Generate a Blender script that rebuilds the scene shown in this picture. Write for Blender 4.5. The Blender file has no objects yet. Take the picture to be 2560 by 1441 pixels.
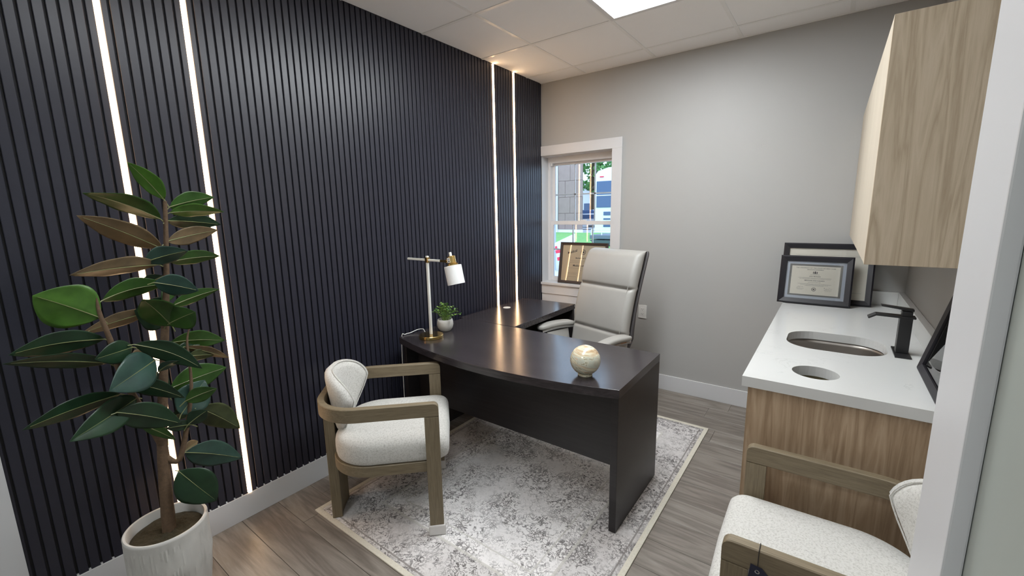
import bpy, bmesh, math, random
from mathutils import Vector, Matrix
PI = math.pi
scene = bpy.context.scene
C = scene.collection

# ------------------------------------------------------------ camera
cam_d = bpy.data.cameras.new('camera')
cam = bpy.data.objects.new('camera', cam_d)
C.objects.link(cam)
cam_d.sensor_width = 36.0
cam_d.lens = 1069.325 * 36.0 / 2560.0
cam_d.clip_start = 0.02
cam_d.clip_end = 200
_r = Vector((0.8028, 0.5959, -0.0184)); _f = Vector((-0.5896, 0.7892, -0.1730))
def _cam():
    yaw, pit, rol = -0.6419, 0.1739, -0.0184
    f = Vector((math.sin(yaw)*math.cos(pit), math.cos(yaw)*math.cos(pit), -math.sin(pit)))
    r = Vector((math.cos(yaw), -math.sin(yaw), 0)); u = r.cross(f)
    r2 = r*math.cos(rol)+u*math.sin(rol); u2 = -r*math.sin(rol)+u*math.cos(rol)
    m = Matrix((r2, u2, -f)).transposed().to_4x4()
    m.translation = Vector((2.3118, -3.6054, 1.5393))
    return m
cam.matrix_world = _cam()
scene.camera = cam

# ------------------------------------------------------------ world, exposure
PANEL_L = 28.0
LED_L = 23.0
world = bpy.data.worlds.new('sky'); scene.world = world
world.use_nodes = True
wn = world.node_tree.nodes; wl = world.node_tree.links
bg = wn['Background']
bg.inputs['Color'].default_value = (0.58, 0.76, 1.0, 1)
bg.inputs['Strength'].default_value = 3.6
scene.view_settings.view_transform = 'Standard'
scene.view_settings.look = 'None'
scene.view_settings.gamma = 1.0
scene.view_settings.use_curve_mapping = False
scene.view_settings.exposure = 0.0

# ------------------------------------------------------------ materials
def new_mat(name):
    m = bpy.data.materials.new(name); m.use_nodes = True
    nt = m.node_tree
    return m, nt.nodes, nt.links, nt.nodes['Principled BSDF']
def P(b, **k):
    names = dict(col='Base Color', rough='Roughness', metal='Metallic', spec='Specular IOR Level',
                 coat='Coat Weight', coatr='Coat Roughness', trans='Transmission Weight', sheen='Sheen Weight', sub='Subsurface Weight')
    for a, v in k.items():
        b.inputs[names[a]].default_value = (v[0], v[1], v[2], 1) if a == 'col' else v
def plain(name, col, rough=0.5, metal=0.0, spec=0.5, var=0.06, scale=30, bump=0.0, bscale=200, bdist=0.001, coat=0.0, sheen=0.0):
    """colour with a small procedural variation and fine relief"""
    m, n, l, b = new_mat(name)
    P(b, col=col, rough=rough, metal=metal, spec=spec, coat=coat, sheen=sheen)
    tc = n.new('ShaderNodeTexCoord')
    nz = n.new('ShaderNodeTexNoise'); nz.inputs['Scale'].default_value = scale; nz.inputs['Detail'].default_value = 4
    l.new(tc.outputs['Object'], nz.inputs['Vector'])
    mx = n.new('ShaderNodeMix'); mx.data_type = 'RGBA'
    mx.inputs[6].default_value = tuple(c*(1-var) for c in col)+(1,)
    mx.inputs[7].default_value = tuple(min(1, c*(1+var)) for c in col)+(1,)
    l.new(nz.outputs['Fac'], mx.inputs[0]); l.new(mx.outputs[2], b.inputs['Base Color'])
    if bump:
        nb = n.new('ShaderNodeTexNoise'); nb.inputs['Scale'].default_value = bscale; nb.inputs['Detail'].default_value = 3
        l.new(tc.outputs['Object'], nb.inputs['Vector'])
        bp = n.new('ShaderNodeBump'); bp.inputs['Strength'].default_value = bump; bp.inputs['Distance'].default_value = bdist
        l.new(nb.outputs['Fac'], bp.inputs['Height']); l.new(bp.outputs['Normal'], b.inputs['Normal'])
    return m
def ramp(n, l, src, stops):
    r = n.new('ShaderNodeValToRGB')
    e = r.color_ramp.elements
    while len(e) > 1: e.remove(e[-1])
    e[0].position = stops[0][0]; e[0].color = tuple(stops[0][1])+(1,)
    for p_, c_ in stops[1:]:
        x = e.new(p_); x.color = tuple(c_)+(1,)
    l.new(src, r.inputs['Fac'])
    return r
def wood(name, stops, axis='Z', stretch=14.0, scale=5.0, rough=0.45, wave=0.5, bump=0.15, coat=0.0, perobj=False, spec=0.5):
    """wood grain running along one object axis"""
    m, n, l, b = new_mat(name)
    P(b, rough=rough, coat=coat, spec=spec)
    tc = n.new('ShaderNodeTexCoord')
    mp = n.new('ShaderNodeMapping')
    sc = [scale*stretch/4]*3; sc['XYZ'.index(axis)] = scale/4
    mp.inputs['Scale'].default_value = sc
    l.new(tc.outputs['Object'], mp.inputs['Vector'])
    vec = mp.outputs['Vector']
    oi = n.new('ShaderNodeObjectInfo')
    if perobj:
        ad = n.new('ShaderNodeVectorMath'); ad.operation = 'MULTIPLY_ADD'
        ad.inputs[1].default_value = (37, 53, 11); 
        l.new(oi.outputs['Random'], ad.inputs[0]); l.new(vec, ad.inputs[2]); vec = ad.outputs[0]
    n1 = n.new('ShaderNodeTexNoise'); n1.inputs['Scale'].default_value = 0.6; n1.inputs['Detail'].default_value = 6; n1.inputs['Distortion'].default_value = 0.8
    n2 = n.new('ShaderNodeTexNoise'); n2.inputs['Scale'].default_value = 3.5; n2.inputs['Detail'].default_value = 5; n2.inputs['Roughness'].default_value = 0.7
    l.new(vec, n1.inputs['Vector']); l.new(vec, n2.inputs['Vector'])
    # cathedral lines: bands cut from the broad noise
    mm = n.new('ShaderNodeMath'); mm.operation = 'MULTIPLY'; mm.inputs[1].default_value = 9.0
    l.new(n1.outputs['Fac'], mm.inputs[0])
    fr = n.new('ShaderNodeMath'); fr.operation = 'PINGPONG'; fr.inputs[1].default_value = 1.0
    l.new(mm.outputs[0], fr.inputs[0])
    mx = n.new('ShaderNodeMix'); mx.data_type = 'FLOAT'; mx.inputs[0].default_value = wave
    l.new(n2.outputs['Fac'], mx.inputs[2]); l.new(fr.outputs[0], mx.inputs[3])
    src = mx.outputs[0]
    if perobj:
        a2 = n.new('ShaderNodeMath'); a2.operation = 'MULTIPLY_ADD'; a2.inputs[1].default_value = 0.16; a2.inputs[2].default_value = -0.08
        l.new(oi.outputs['Random'], a2.inputs[0])
        a3 = n.new('ShaderNodeMath'); a3.operation = 'ADD'
        l.new(a2.outputs[0], a3.inputs[0]); l.new(src, a3.inputs[1]); src = a3.outputs[0]
    r = ramp(n, l, src, stops)
    l.new(r.outputs['Color'], b.inputs['Base Color'])
    bp = n.new('ShaderNodeBump'); bp.inputs['Strength'].default_value = bump; bp.inputs['Distance'].default_value = 0.001
    l.new(n2.outputs['Fac'], bp.inputs['Height']); l.new(bp.outputs['Normal'], b.inputs['Normal'])
    return m
def emit(name, col, strength):
    m, n, l, b = new_mat(name)
    P(b, col=(0.8, 0.8, 0.8), rough=0.4)
    b.inputs['Emission Color'].default_value = tuple(col)+(1,)
    b.inputs['Emission Strength'].default_value = strength
    return m
def glass_mat(name, tint=(1, 1, 1), ior=1.5):
    m = bpy.data.materials.new(name); m.use_nodes = True
    n = m.node_tree.nodes; l = m.node_tree.links
    n.clear()
    o = n.new('ShaderNodeOutputMaterial'); mx = n.new('ShaderNodeMixShader')
    fr = n.new('ShaderNodeFresnel'); fr.inputs['IOR'].default_value = ior
    t = n.new('ShaderNodeBsdfTransparent'); t.inputs['Color'].default_value = tuple(tint)+(1,)
    g = n.new('ShaderNodeBsdfGlossy'); g.inputs['Roughness'].default_value = 0.0
    l.new(fr.outputs[0], mx.inputs[0]); l.new(t.outputs[0], mx.inputs[1]); l.new(g.outputs[0], mx.inputs[2])
    l.new(mx.outputs[0], o.inputs['Surface'])
    return m
def fabric(name, c1, c2, scale=600, bump=0.5):
    m, n, l, b = new_mat(name)
    P(b, rough=0.95, spec=0.2, sheen=0.25)
    tc = n.new('ShaderNodeTexCoord')
    nz = n.new('ShaderNodeTexNoise'); nz.inputs['Scale'].default_value = scale*0.35; nz.inputs['Detail'].default_value = 5; nz.inputs['Roughness'].default_value = 0.75
    l.new(tc.outputs['Object'], nz.inputs['Vector'])
    r = ramp(n, l, nz.outputs['Fac'], [(0.33, c2), (0.52, c1), (0.8, [min(1, x*1.06) for x in c1])])
    l.new(r.outputs['Color'], b.inputs['Base Color'])
    w1 = n.new('ShaderNodeTexNoise'); w1.inputs['Scale'].default_value = scale; w1.inputs['Detail'].default_value = 2
    l.new(tc.outputs['Object'], w1.inputs['Vector'])
    bp = n.new('ShaderNodeBump'); bp.inputs['Strength'].default_value = bump; bp.inputs['Distance'].default_value = 0.0015
    l.new(w1.outputs['Fac'], bp.inputs['Height']); l.new(bp.outputs['Normal'], b.inputs['Normal'])
    return m

M = {}
M['slat'] = plain('charcoal_slat', (0.0205, 0.021, 0.033), rough=0.35, spec=0.5, var=0.12, scale=40, bump=0.25, bscale=90, bdist=0.0006)
M['slat_back'] = plain('charcoal_backing', (0.016, 0.016, 0.02), rough=0.6, var=0.1)
M['wall'] = plain('greige_paint', (0.390, 0.388, 0.378), rough=0.5, var=0.015, scale=3, bump=0.12, bscale=350, bdist=0.0005)
M['wall_sage'] = plain('sage_paint', (0.33, 0.36, 0.33), rough=0.35, var=0.03, scale=4)
M['white'] = plain('white_trim_paint', (0.60, 0.605, 0.62), rough=0.35, var=0.02, scale=6)
M['ceil'] = plain('ceiling_tile_face', (0.90, 0.91, 0.93), rough=0.9, var=0.03, scale=400, bump=0.3, bscale=500, bdist=0.0006)
M['grid'] = plain('ceiling_grid_metal', (0.84, 0.85, 0.86), rough=0.35, var=0.02)
M['vinyl'] = plain('window_vinyl', (0.72, 0.73, 0.75), rough=0.35, var=0.02)
M['panel'] = emit('light_panel_diffuser', (0.94, 0.98, 1.0), PANEL_L)
M['led'] = emit('led_diffuser', (1.0, 0.66, 0.38), LED_L)
M['led_edge'] = emit('led_diffuser_edge', (1.0, 0.52, 0.20), 8.0)
M['panel2'] = emit('light_panel_diffuser_dim', (0.94, 0.98, 1.0), PANEL_L*0.42)
M['glass'] = glass_mat('window_glass', (0.97, 0.99, 1.0))
M['fglass'] = glass_mat('frame_glass', (0.98, 0.98, 0.98))
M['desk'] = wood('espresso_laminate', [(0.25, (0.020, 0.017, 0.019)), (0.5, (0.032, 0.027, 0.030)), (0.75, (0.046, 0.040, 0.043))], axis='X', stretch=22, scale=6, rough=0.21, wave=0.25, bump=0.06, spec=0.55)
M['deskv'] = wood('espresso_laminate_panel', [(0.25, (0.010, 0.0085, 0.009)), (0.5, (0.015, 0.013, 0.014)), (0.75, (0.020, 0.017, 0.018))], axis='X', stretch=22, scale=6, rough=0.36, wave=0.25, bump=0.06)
M['oak'] = wood('light_oak_veneer', [(0.15, (0.33, 0.255, 0.175)), (0.45, (0.43, 0.35, 0.25)), (0.8, (0.51, 0.425, 0.32))], axis='Z', stretch=16, scale=9, rough=0.5, wave=0.45, bump=0.1)
M['oakdoor'] = wood('light_oak_door', [(0.15, (0.46, 0.40, 0.31)), (0.5, (0.52, 0.455, 0.36)), (0.85, (0.56, 0.50, 0.40))], axis='Z', stretch=11, scale=5, rough=0.45, wave=0.3, bump=0.05)
M['walnut'] = wood('brown_oak_veneer', [(0.12, (0.24, 0.16, 0.095)), (0.45, (0.35, 0.245, 0.155)), (0.85, (0.46, 0.345, 0.235))], axis='Z', stretch=16, scale=9, rough=0.5, wave=0.45, bump=0.1)
_cw = [(0.2, (0.105, 0.080, 0.048)), (0.5, (0.175, 0.138, 0.086)), (0.85, (0.26, 0.215, 0.145))]
M['chairwood'] = wood('weathered_oak', _cw, axis='Y', stretch=24, scale=12, rough=0.55, wave=0.12, bump=0.4)
M['chairwoodz'] = wood('weathered_oak_upright', _cw, axis='Z', stretch=24, scale=12, rough=0.55, wave=0.12, bump=0.4)
M['boucle'] = fabric('ivory_boucle', (0.58, 0.57, 0.54), (0.38, 0.37, 0.34), scale=420, bump=0.7)
M['leather'] = plain('pale_grey_leather', (0.35, 0.342, 0.322), rough=0.42, var=0.04, scale=12, bump=0.25, bscale=260, bdist=0.0008)
M['shell'] = plain('dark_grey_shell', (0.055, 0.05, 0.052), rough=0.5)
M['chrome'] = plain('brushed_metal', (0.55, 0.55, 0.56), rough=0.25, metal=1.0, var=0.03)
M['castor'] = plain('black_plastic', (0.02, 0.02, 0.02), rough=0.5)
M['brass'] = plain('brass', (0.62, 0.44, 0.17), rough=0.2, metal=1.0, var=0.05)
M['lampwhite'] = plain('white_enamel', (0.78, 0.78, 0.74), rough=0.3, var=0.01)
M['linen'] = fabric('white_shade_fabric', (0.76, 0.77, 0.77), (0.70, 0.71, 0.71), scale=900, bump=0.15)
M['black'] = plain('matte_black_metal', (0.014, 0.014, 0.015), rough=0.4, var=0.05)
M['frame'] = plain('black_frame', (0.009, 0.0085, 0.013), rough=0.42, var=0.1)
M['framebrown'] = plain('dark_brown_frame', (0.035, 0.024, 0.023), rough=0.45, var=0.1)
M['mat_silver'] = plain('silver_mat_board', (0.56, 0.62, 0.72), rough=0.45, var=0.02)
M['mat_grey'] = plain('grey_mat_board', (0.20, 0.20, 0.195), rough=0.6, var=0.05)
M['paper'] = plain('cream_paper', (0.88, 0.85, 0.76), rough=0.85, var=0.02)
M['parch'] = plain('parchment', (0.80, 0.70, 0.53), rough=0.8, var=0.04)
M['ink'] = plain('black_ink', (0.06, 0.06, 0.065), rough=0.8)
M['steel'] = plain('stainless_steel', (0.42, 0.39, 0.36), rough=0.4, metal=1.0, var=0.05)
M['plastic'] = plain('white_plastic', (0.70, 0.70, 0.68), rough=0.35, var=0.01)
M['clearplastic'] = plain('milky_plastic_wrap', (0.62, 0.60, 0.58), rough=0.25, var=0.05)
M['socket'] = plain('socket_dark', (0.03, 0.03, 0.03), rough=0.6)
M['bark'] = plain('brown_bark', (0.10, 0.062, 0.035), rough=0.85, var=0.45, scale=90, bump=0.8, bscale=120, bdist=0.002)
M['moss'] = plain('moss', (0.030, 0.022, 0.008), rough=1.0, var=0.6, scale=120, bump=1.0, bscale=160, bdist=0.006)
M['concrete'] = plain('whitewashed_concrete', (0.50, 0.49, 0.46), rough=0.8, var=0.22, scale=40, bump=0.4, bscale=150)
M['asphalt'] = plain('grey_ground', (0.40, 0.40, 0.42), rough=0.9, var=0.1, scale=2)
M['grass'] = plain('lawn', (0.16, 0.36, 0.10), rough=0.95, var=0.35, scale=8)
M['tag'] = plain('navy_tag', (0.010, 0.012, 0.03), rough=0.5)
M['cord'] = plain('dark_cord', (0.02, 0.02, 0.02), rough=0.7)
M['leafsmall'] = plain('small_leaf_green', (0.17, 0.30, 0.055), rough=0.5, var=0.5, scale=60)
M['leafsmalldark'] = plain('small_leaf_dark_green', (0.055, 0.14, 0.03), rough=0.5, var=0.4, scale=60)
M['tancab'] = plain('cabinet_inside', (0.10, 0.08, 0.04), rough=0.8)

def quartz():
    m, n, l, b = new_mat('white_quartz')
    P(b, rough=0.12, spec=0.5)
    tc = n.new('ShaderNodeTexCoord')
    nz = n.new('ShaderNodeTexNoise'); nz.inputs['Scale'].default_value = 3.2; nz.inputs['Detail'].default_value = 9; nz.inputs['Distortion'].default_value = 1.4; nz.inputs['Roughness'].default_value = 0.65
    l.new(tc.outputs['Object'], nz.inputs['Vector'])
    r = ramp(n, l, nz.outputs['Fac'], [(0.0, (0.56, 0.565, 0.555)), (0.374, (0.56, 0.565, 0.555)), (0.380, (0.46, 0.46, 0.45)), (0.386, (0.56, 0.565, 0.555)), (1.0, (0.58, 0.585, 0.575))])
    l.new(r.outputs['Color'], b.inputs['Base Color'])
    return m
M['quartz'] = quartz()

def leaf_mat(name, top, back, translucent):
    m = bpy.data.materials.new(name); m.use_nodes = True
    n = m.node_tree.nodes; l = m.node_tree.links; b = n['Principled BSDF']; o = n['Material Output']
    P(b, rough=0.38, spec=0.45)
    tc = n.new('ShaderNodeTexCoord')
    nz = n.new('ShaderNodeTexNoise'); nz.inputs['Scale'].default_value = 14; nz.inputs['Detail'].default_value = 5
    l.new(tc.outputs['Object'], nz.inputs['Vector'])
    g = n.new('ShaderNodeNewGeometry')
    mx = n.new('ShaderNodeMix'); mx.data_type = 'RGBA'
    mx.inputs[6].default_value = tuple(top)+(1,); mx.inputs[7].default_value = tuple(back)+(1,)
    l.new(g.outputs['Backfacing'], mx.inputs[0])
    m2 = n.new('ShaderNodeMix'); m2.data_type = 'RGBA'; m2.blend_type = 'MULTIPLY'; m2.inputs[0].default_value = 1.0
    r = ramp(n, l, nz.outputs['Fac'], [(0.3, (0.65, 0.65, 0.65)), (0.7, (1.25, 1.2, 1.1))])
    l.new(mx.outputs[2], m2.inputs[6]); l.new(r.outputs['Color'], m2.inputs[7])
    l.new(m2.outputs[2], b.inputs['Base Color'])
    t = n.new('ShaderNodeBsdfTranslucent'); l.new(m2.outputs[2], t.inputs['Color'])
    ms = n.new('ShaderNodeMixShader'); ms.inputs[0].default_value = translucent
    l.new(b.outputs[0], ms.inputs[1]); l.new(t.outputs[0], ms.inputs[2]); l.new(ms.outputs[0], o.inputs['Surface'])
    return m
LM = {
 'l': leaf_mat('leaf_bright_green', (0.085, 0.21, 0.035), (0.12, 0.20, 0.06), 0.3),
 'g': leaf_mat('leaf_green', (0.045, 0.12, 0.025), (0.09, 0.12, 0.05), 0.3),
 'd': leaf_mat('leaf_dark_green', (0.014, 0.042, 0.020), (0.025, 0.05, 0.025), 0.15),
 'b': leaf_mat('leaf_blue_green', (0.032, 0.075, 0.062), (0.06, 0.09, 0.06), 0.15),
 'o': leaf_mat('leaf_olive', (0.075, 0.10, 0.045), (0.10, 0.11, 0.06), 0.3),
 't': leaf_mat('leaf_tan_back', (0.22, 0.165, 0.10), (0.25, 0.19, 0.12), 0.25),
}
M['rib'] = plain('leaf_midrib', (0.17, 0.19, 0.08), rough=0.5)

def rug_mat():
    m, n, l, b = new_mat('distressed_floral_rug')
    P(b, rough=0.95, spec=0.15, sheen=0.2)
    tc = n.new('ShaderNodeTexCoord'); obj_ = tc.outputs['Object']
    def noise(s, d, dist=0.0, rough=0.5):
        x = n.new('ShaderNodeTexNoise'); x.inputs['Scale'].default_value = s; x.inputs['Detail'].default_value = d
        x.inputs['Distortion'].default_value = dist; x.inputs['Roughness'].default_value = rough
        l.new(obj_, x.inputs['Vector']); return x.outputs['Fac']
    def math_(op, a, b_=None, c=None):
        x = n.new('ShaderNodeMath'); x.operation = op
        for i, v in enumerate((a, b_, c)):
            if v is None: continue
            if isinstance(v, (int, float)): x.inputs[i].default_value = v
            else: l.new(v, x.inputs[i])
        return x.outputs[0]
    def near(v, c, w):     # 1 where v is within w of c
        return math_('LESS_THAN', math_('ABSOLUTE', math_('SUBTRACT', v, c)), w)
    # curling vines: thin contour lines of two warped noises
    v1 = math_('MULTIPLY', near(noise(17, 1.2, 2.6), 0.5, 0.045), math_('GREATER_THAN', noise(38, 1, 0.5), 0.47))
    v2 = math_('MULTIPLY', near(noise(27, 1.2, 2.0), 0.52, 0.050), math_('GREATER_THAN', noise(45, 1, 0.2), 0.50))
    # small leaves and blossoms: cells
    vo = n.new('ShaderNodeTexVoronoi'); vo.inputs['Scale'].default_value = 32; vo.inputs['Randomness'].default_value = 1.0
    wv = n.new('ShaderNodeVectorMath'); wv.operation = 'MULTIPLY_ADD'; wv.inputs[1].default_value = (0.035, 0.035, 0.035)
    nc = n.new('ShaderNodeTexNoise'); nc.inputs['Scale'].default_value = 22; l.new(obj_, nc.inputs['Vector'])
    l.new(nc.outputs['Color'], wv.inputs[0]); l.new(obj_, wv.inputs[2]); l.new(wv.outputs[0], vo.inputs['Vector'])
    clump = math_('GREATER_THAN', noise(9, 2, 0.6), 0.56)
    lv = math_('MULTIPLY', math_('LESS_THAN', vo.outputs['Distance'], 0.34), clump)
    vd = n.new('ShaderNodeTexVoronoi'); vd.feature = 'DISTANCE_TO_EDGE'; vd.inputs['Scale'].default_value = 44
    l.new(wv.outputs[0], vd.inputs['Vector'])
    pet = math_('MULTIPLY', math_('LESS_THAN', vd.outputs['Distance'], 0.07), math_('GREATER_THAN', noise(7.5, 1, 0.4), 0.52))
    pat = math_('MAXIMUM', math_('MAXIMUM', v1, math_('MULTIPLY', v2, 0.8)), math_('MAXIMUM', math_('MULTIPLY', lv, 0.5), math_('MULTIPLY', pet, 0.85)))
    # wear: pattern faded in patches and by fibre-sized specks
    wear = n.new('ShaderNodeMapRange'); wear.inputs[1].default_value = 0.40; wear.inputs[2].default_value = 0.55; wear.inputs[3].default_value = 0.12; wear.inputs[4].default_value = 1.0
    l.new(noise(5, 5, 0.4, 0.7), wear.inputs[0])
    spk = n.new('ShaderNodeMapRange'); spk.inputs[1].default_value = 0.36; spk.inputs[2].default_value = 0.50; spk.inputs[3].default_value = 0.35; spk.inputs[4].default_value = 1.0
    l.new(noise(150, 3, 0, 0.7), spk.inputs[0])
    pat = math_('MULTIPLY', math_('MULTIPLY', pat, wear.outputs[0]), spk.outputs[0])
    # thin inner border line, rectangle in rug coordinates
    sep = n.new('ShaderNodeSeparateXYZ'); l.new(obj_, sep.inputs[0])
    ax = math_('ABSOLUTE', sep.outputs[0]); ay = math_('ABSOLUTE', sep.outputs[1])
    e = math_('MAXIMUM', math_('SUBTRACT', ax, 0.746), math_('SUBTRACT', ay, 1.045))   # 0 at the edge, negative inside
    band = math_('GREATER_THAN', e, -0.25)
    line = math_('ADD', near(e, -0.25, 0.007), near(e, -0.335, 0.004))
    outer = near(e, -0.050, 0.004)
    base = n.new('ShaderNodeMix'); base.data_type = 'RGBA'
    base.inputs[6].default_value = (0.72, 0.69, 0.68, 1); base.inputs[7].default_value = (0.88, 0.86, 0.85, 1)
    l.new(noise(6, 5, 0.3, 0.7), base.inputs[0])
    ink = n.new('ShaderNodeMix'); ink.data_type = 'RGBA'
    ink.inputs[6].default_value = (0.105, 0.098, 0.106, 1); ink.inputs[7].default_value = (0.20, 0.18, 0.17, 1)
    l.new(noise(10, 3), ink.inputs[0])
    c1 = n.new('ShaderNodeMix'); c1.data_type = 'RGBA'
    l.new(pat, c1.inputs[0]); l.new(base.outputs[2], c1.inputs[6]); l.new(ink.outputs[2], c1.inputs[7])
    # the outer band is a touch greyer
    c2 = n.new('ShaderNodeMix'); c2.data_type = 'RGBA'; c2.blend_type = 'MULTIPLY'
    l.new(math_('MULTIPLY', band, math_('MULTIPLY', noise(70, 4, 0, 0.8), 0.9)), c2.inputs[0]); l.new(c1.outputs[2], c2.inputs[6]); c2.inputs[7].default_value = (0.50, 0.48, 0.48, 1)
    c3 = n.new('ShaderNodeMix'); c3.data_type = 'RGBA'
    l.new(math_('MULTIPLY', line, 0.75), c3.inputs[0]); l.new(c2.outputs[2], c3.inputs[6]); c3.inputs[7].default_value = (0.56, 0.54, 0.50, 1)
    c4 = n.new('ShaderNodeMix'); c4.data_type = 'RGBA'
    l.new(math_('MULTIPLY', outer, 0.8), c4.inputs[0]); l.new(c3.outputs[2], c4.inputs[6]); c4.inputs[7].default_value = (0.22, 0.20, 0.19, 1)
    l.new(c4.outputs[2], b.inputs['Base Color'])
    bp = n.new('ShaderNodeBump'); bp.inputs['Strength'].default_value = 0.5; bp.inputs['Distance'].default_value = 0.002
    l.new(noise(420, 2), bp.inputs['Height']); l.new(bp.outputs['Normal'], b.inputs['Normal'])
    return m
M['rug'] = rug_mat()
M['rugedge'] = fabric('rug_edge_binding', (0.62, 0.585, 0.50), (0.52, 0.48, 0.40), scale=500, bump=0.4)
M['floor'] = wood('grey_brown_vinyl_plank', [(0.05, (0.095, 0.080, 0.068)), (0.30, (0.150, 0.128, 0.110)), (0.5, (0.195, 0.170, 0.148)), (0.75, (0.245, 0.218, 0.192)), (1.0, (0.34, 0.315, 0.285))], axis='X', stretch=11, scale=8, rough=0.38, wave=0.42, bump=0.12, perobj=True)
M['gap'] = plain('plank_joint', (0.03, 0.025, 0.02), rough=0.9)

def onyx():
    m, n, l, b = new_mat('banded_onyx')
    P(b, rough=0.08, coat=0.4)
    tc = n.new('ShaderNodeTexCoord')
    mp = n.new('ShaderNodeMapping'); mp.inputs['Rotation'].default_value = (0.25, -0.3, 0); mp.inputs['Scale'].default_value = (6, 6, 24)
    l.new(tc.outputs['Object'], mp.inputs['Vector'])
    n1 = n.new('ShaderNodeTexNoise'); n1.inputs['Scale'].default_value = 1.0; n1.inputs['Detail'].default_value = 6; n1.inputs['Distortion'].default_value = 1.1
    l.new(mp.outputs[0], n1.inputs['Vector'])
    r = ramp(n, l, n1.outputs['Fac'], [(0.28, (0.11, 0.07, 0.035)), (0.37, (0.50, 0.36, 0.22)), (0.43, (0.64, 0.60, 0.46)), (0.475, (0.68, 0.66, 0.50)), (0.492, (0.20, 0.17, 0.10)), (0.503, (0.62, 0.60, 0.48)), (0.56, (0.50, 0.53, 0.45)), (0.60, (0.55, 0.42, 0.30)), (0.66, (0.70, 0.67, 0.50)), (1, (0.74, 0.70, 0.50))])
    l.new(r.outputs['Color'], b.inputs['Base Color'])
    return m
M['onyx'] = onyx()

# ------------------------------------------------------------ mesh helpers
def add_box(bm, a, b, mi=0, bev=0.0):
    x0, y0, z0 = a; x1, y1, z1 = b
    vs = [bm.verts.new(v) for v in ((x0,y0,z0),(x1,y0,z0),(x1,y1,z0),(x0,y1,z0),(x0,y0,z1),(x1,y0,z1),(x1,y1,z1),(x0,y1,z1))]
    fs = [bm.faces.new([vs[i] for i in q]) for q in ((0,3,2,1),(4,5,6,7),(0,1,5,4),(1,2,6,5),(2,3,7,6),(3,0,4,7))]
    for f in fs: f.material_index = mi
    if bev > 0:
        es = list({e for f in fs for e in f.edges})
        bmesh.ops.bevel(bm, geom=es, offset=bev, segments=2, affect='EDGES', profile=0.6)
    return vs
def box(a, b, bev=0.0):
    bm = bmesh.new(); add_box(bm, a, b, 0, bev); return bm
def loft(bm, rings, cap=True, closed=True):
    R = [[bm.verts.new(p) for p in r] for r in rings]
    n = len(R[0])
    for i in range(len(R)-1):
        for j in range(n if closed else n-1):
            k = (j+1) % n
            bm.faces.new((R[i][j], R[i][k], R[i+1][k], R[i+1][j]))
    if cap and closed:
        bm.faces.new(list(reversed(R[0]))); bm.faces.new(R[-1])
    return R
def circle(r, z, n=32, cx=0, cy=0):
    return [(cx+r*math.cos(2*PI*i/n), cy+r*math.sin(2*PI*i/n), z) for i in range(n)]
def lathe(prof, n=32, cap=True):
    bm = bmesh.new(); loft(bm, [circle(r, z, n) for r, z in prof], cap); return bm
def tube(bm, pts, radii, n=8):
    """round tube through points"""
    pts = [Vector(p) for p in pts]
    if isinstance(radii, (int, float)): radii = [radii]*len(pts)
    t0 = (pts[1]-pts[0]).normalized()
    up = Vector((0,0,1)) if abs(t0.z) < 0.9 else Vector((1,0,0))
    a = t0.cross(up).normalized()
    rings = []
    for i, p in enumerate(pts):
        t = (pts[min(i+1, len(pts)-1)]-pts[max(i-1, 0)]).normalized()
        a = (a - t*a.dot(t)).normalized(); b = t.cross(a)
        rings.append([p+(a*math.cos(2*PI*k/n)+b*math.sin(2*PI*k/n))*radii[i] for k in range(n)])
    loft(bm, rings)
def smooth_path(pts, sub=4):
    """Catmull-Rom through tuples of any length"""
    out = []
    for i in range(len(pts)-1):
        p0 = pts[max(i-1,0)]; p1 = pts[i]; p2 = pts[i+1]; p3 = pts[min(i+2,len(pts)-1)]
        for k in range(sub):
            t = k/sub
            out.append(tuple(0.5*((2*b)+(-a+c)*t+(2*a-5*b+4*c-d)*t*t+(-a+3*b-3*c+d)*t**3) for a,b,c,d in zip(p0,p1,p2,p3)))
    out.append(tuple(pts[-1])); return out
def rrect(w, h, r, n=4):
    """rounded rectangle outline, centred, counter-clockwise"""
    o = []
    for cx, cy, a0 in ((w/2-r, h/2-r, 0), (-w/2+r, h/2-r, PI/2), (-w/2+r, -h/2+r, PI), (w/2-r, -h/2+r, 1.5*PI)):
        for i in range(n+1):
            a = a0+PI/2*i/n; o.append((cx+r*math.cos(a), cy+r*math.sin(a)))
    return o
def obj(name, bm, mat, parent=None, smooth=False, loc=None, rot=None, bevel=None, norm=True):
    if isinstance(bm, bmesh.types.BMesh):
        if norm: bmesh.ops.recalc_face_normals(bm, faces=bm.faces)
        me = bpy.data.meshes.new(name); bm.to_mesh(me); bm.free()
    else: me = bm
    if mat is not None and not me.materials:
        for mm in (mat if isinstance(mat, (list, tuple)) else [mat]): me.materials.append(mm)
    o = bpy.data.objects.new(name, me); C.objects.link(o)
    if parent is not None: o.parent = parent
    if loc: o.location = loc
    if rot: o.rotation_euler = rot
    if smooth:
        for p in me.polygons: p.use_smooth = True
        if smooth != 'all':
            md = None
            try: me.set_sharp_from_angle(angle=math.radians(smooth if not isinstance(smooth, bool) else 35))
            except Exception: pass
    if bevel:
        bv = o.modifiers.new('bevel', 'BEVEL'); bv.width = bevel; bv.segments = 2; bv.limit_method = 'ANGLE'; bv.angle_limit = math.radians(40)
    return o
def thing(name, label, cat, loc=(0,0,0), rotz=0, group=None):
    o = bpy.data.objects.new(name, None); C.objects.link(o)
    o.empty_display_size = 0.1
    o.location = loc; o.rotation_euler = (0,0,rotz)
    o['label'] = label; o['category'] = cat
    if group: o['group'] = group
    return o
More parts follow.
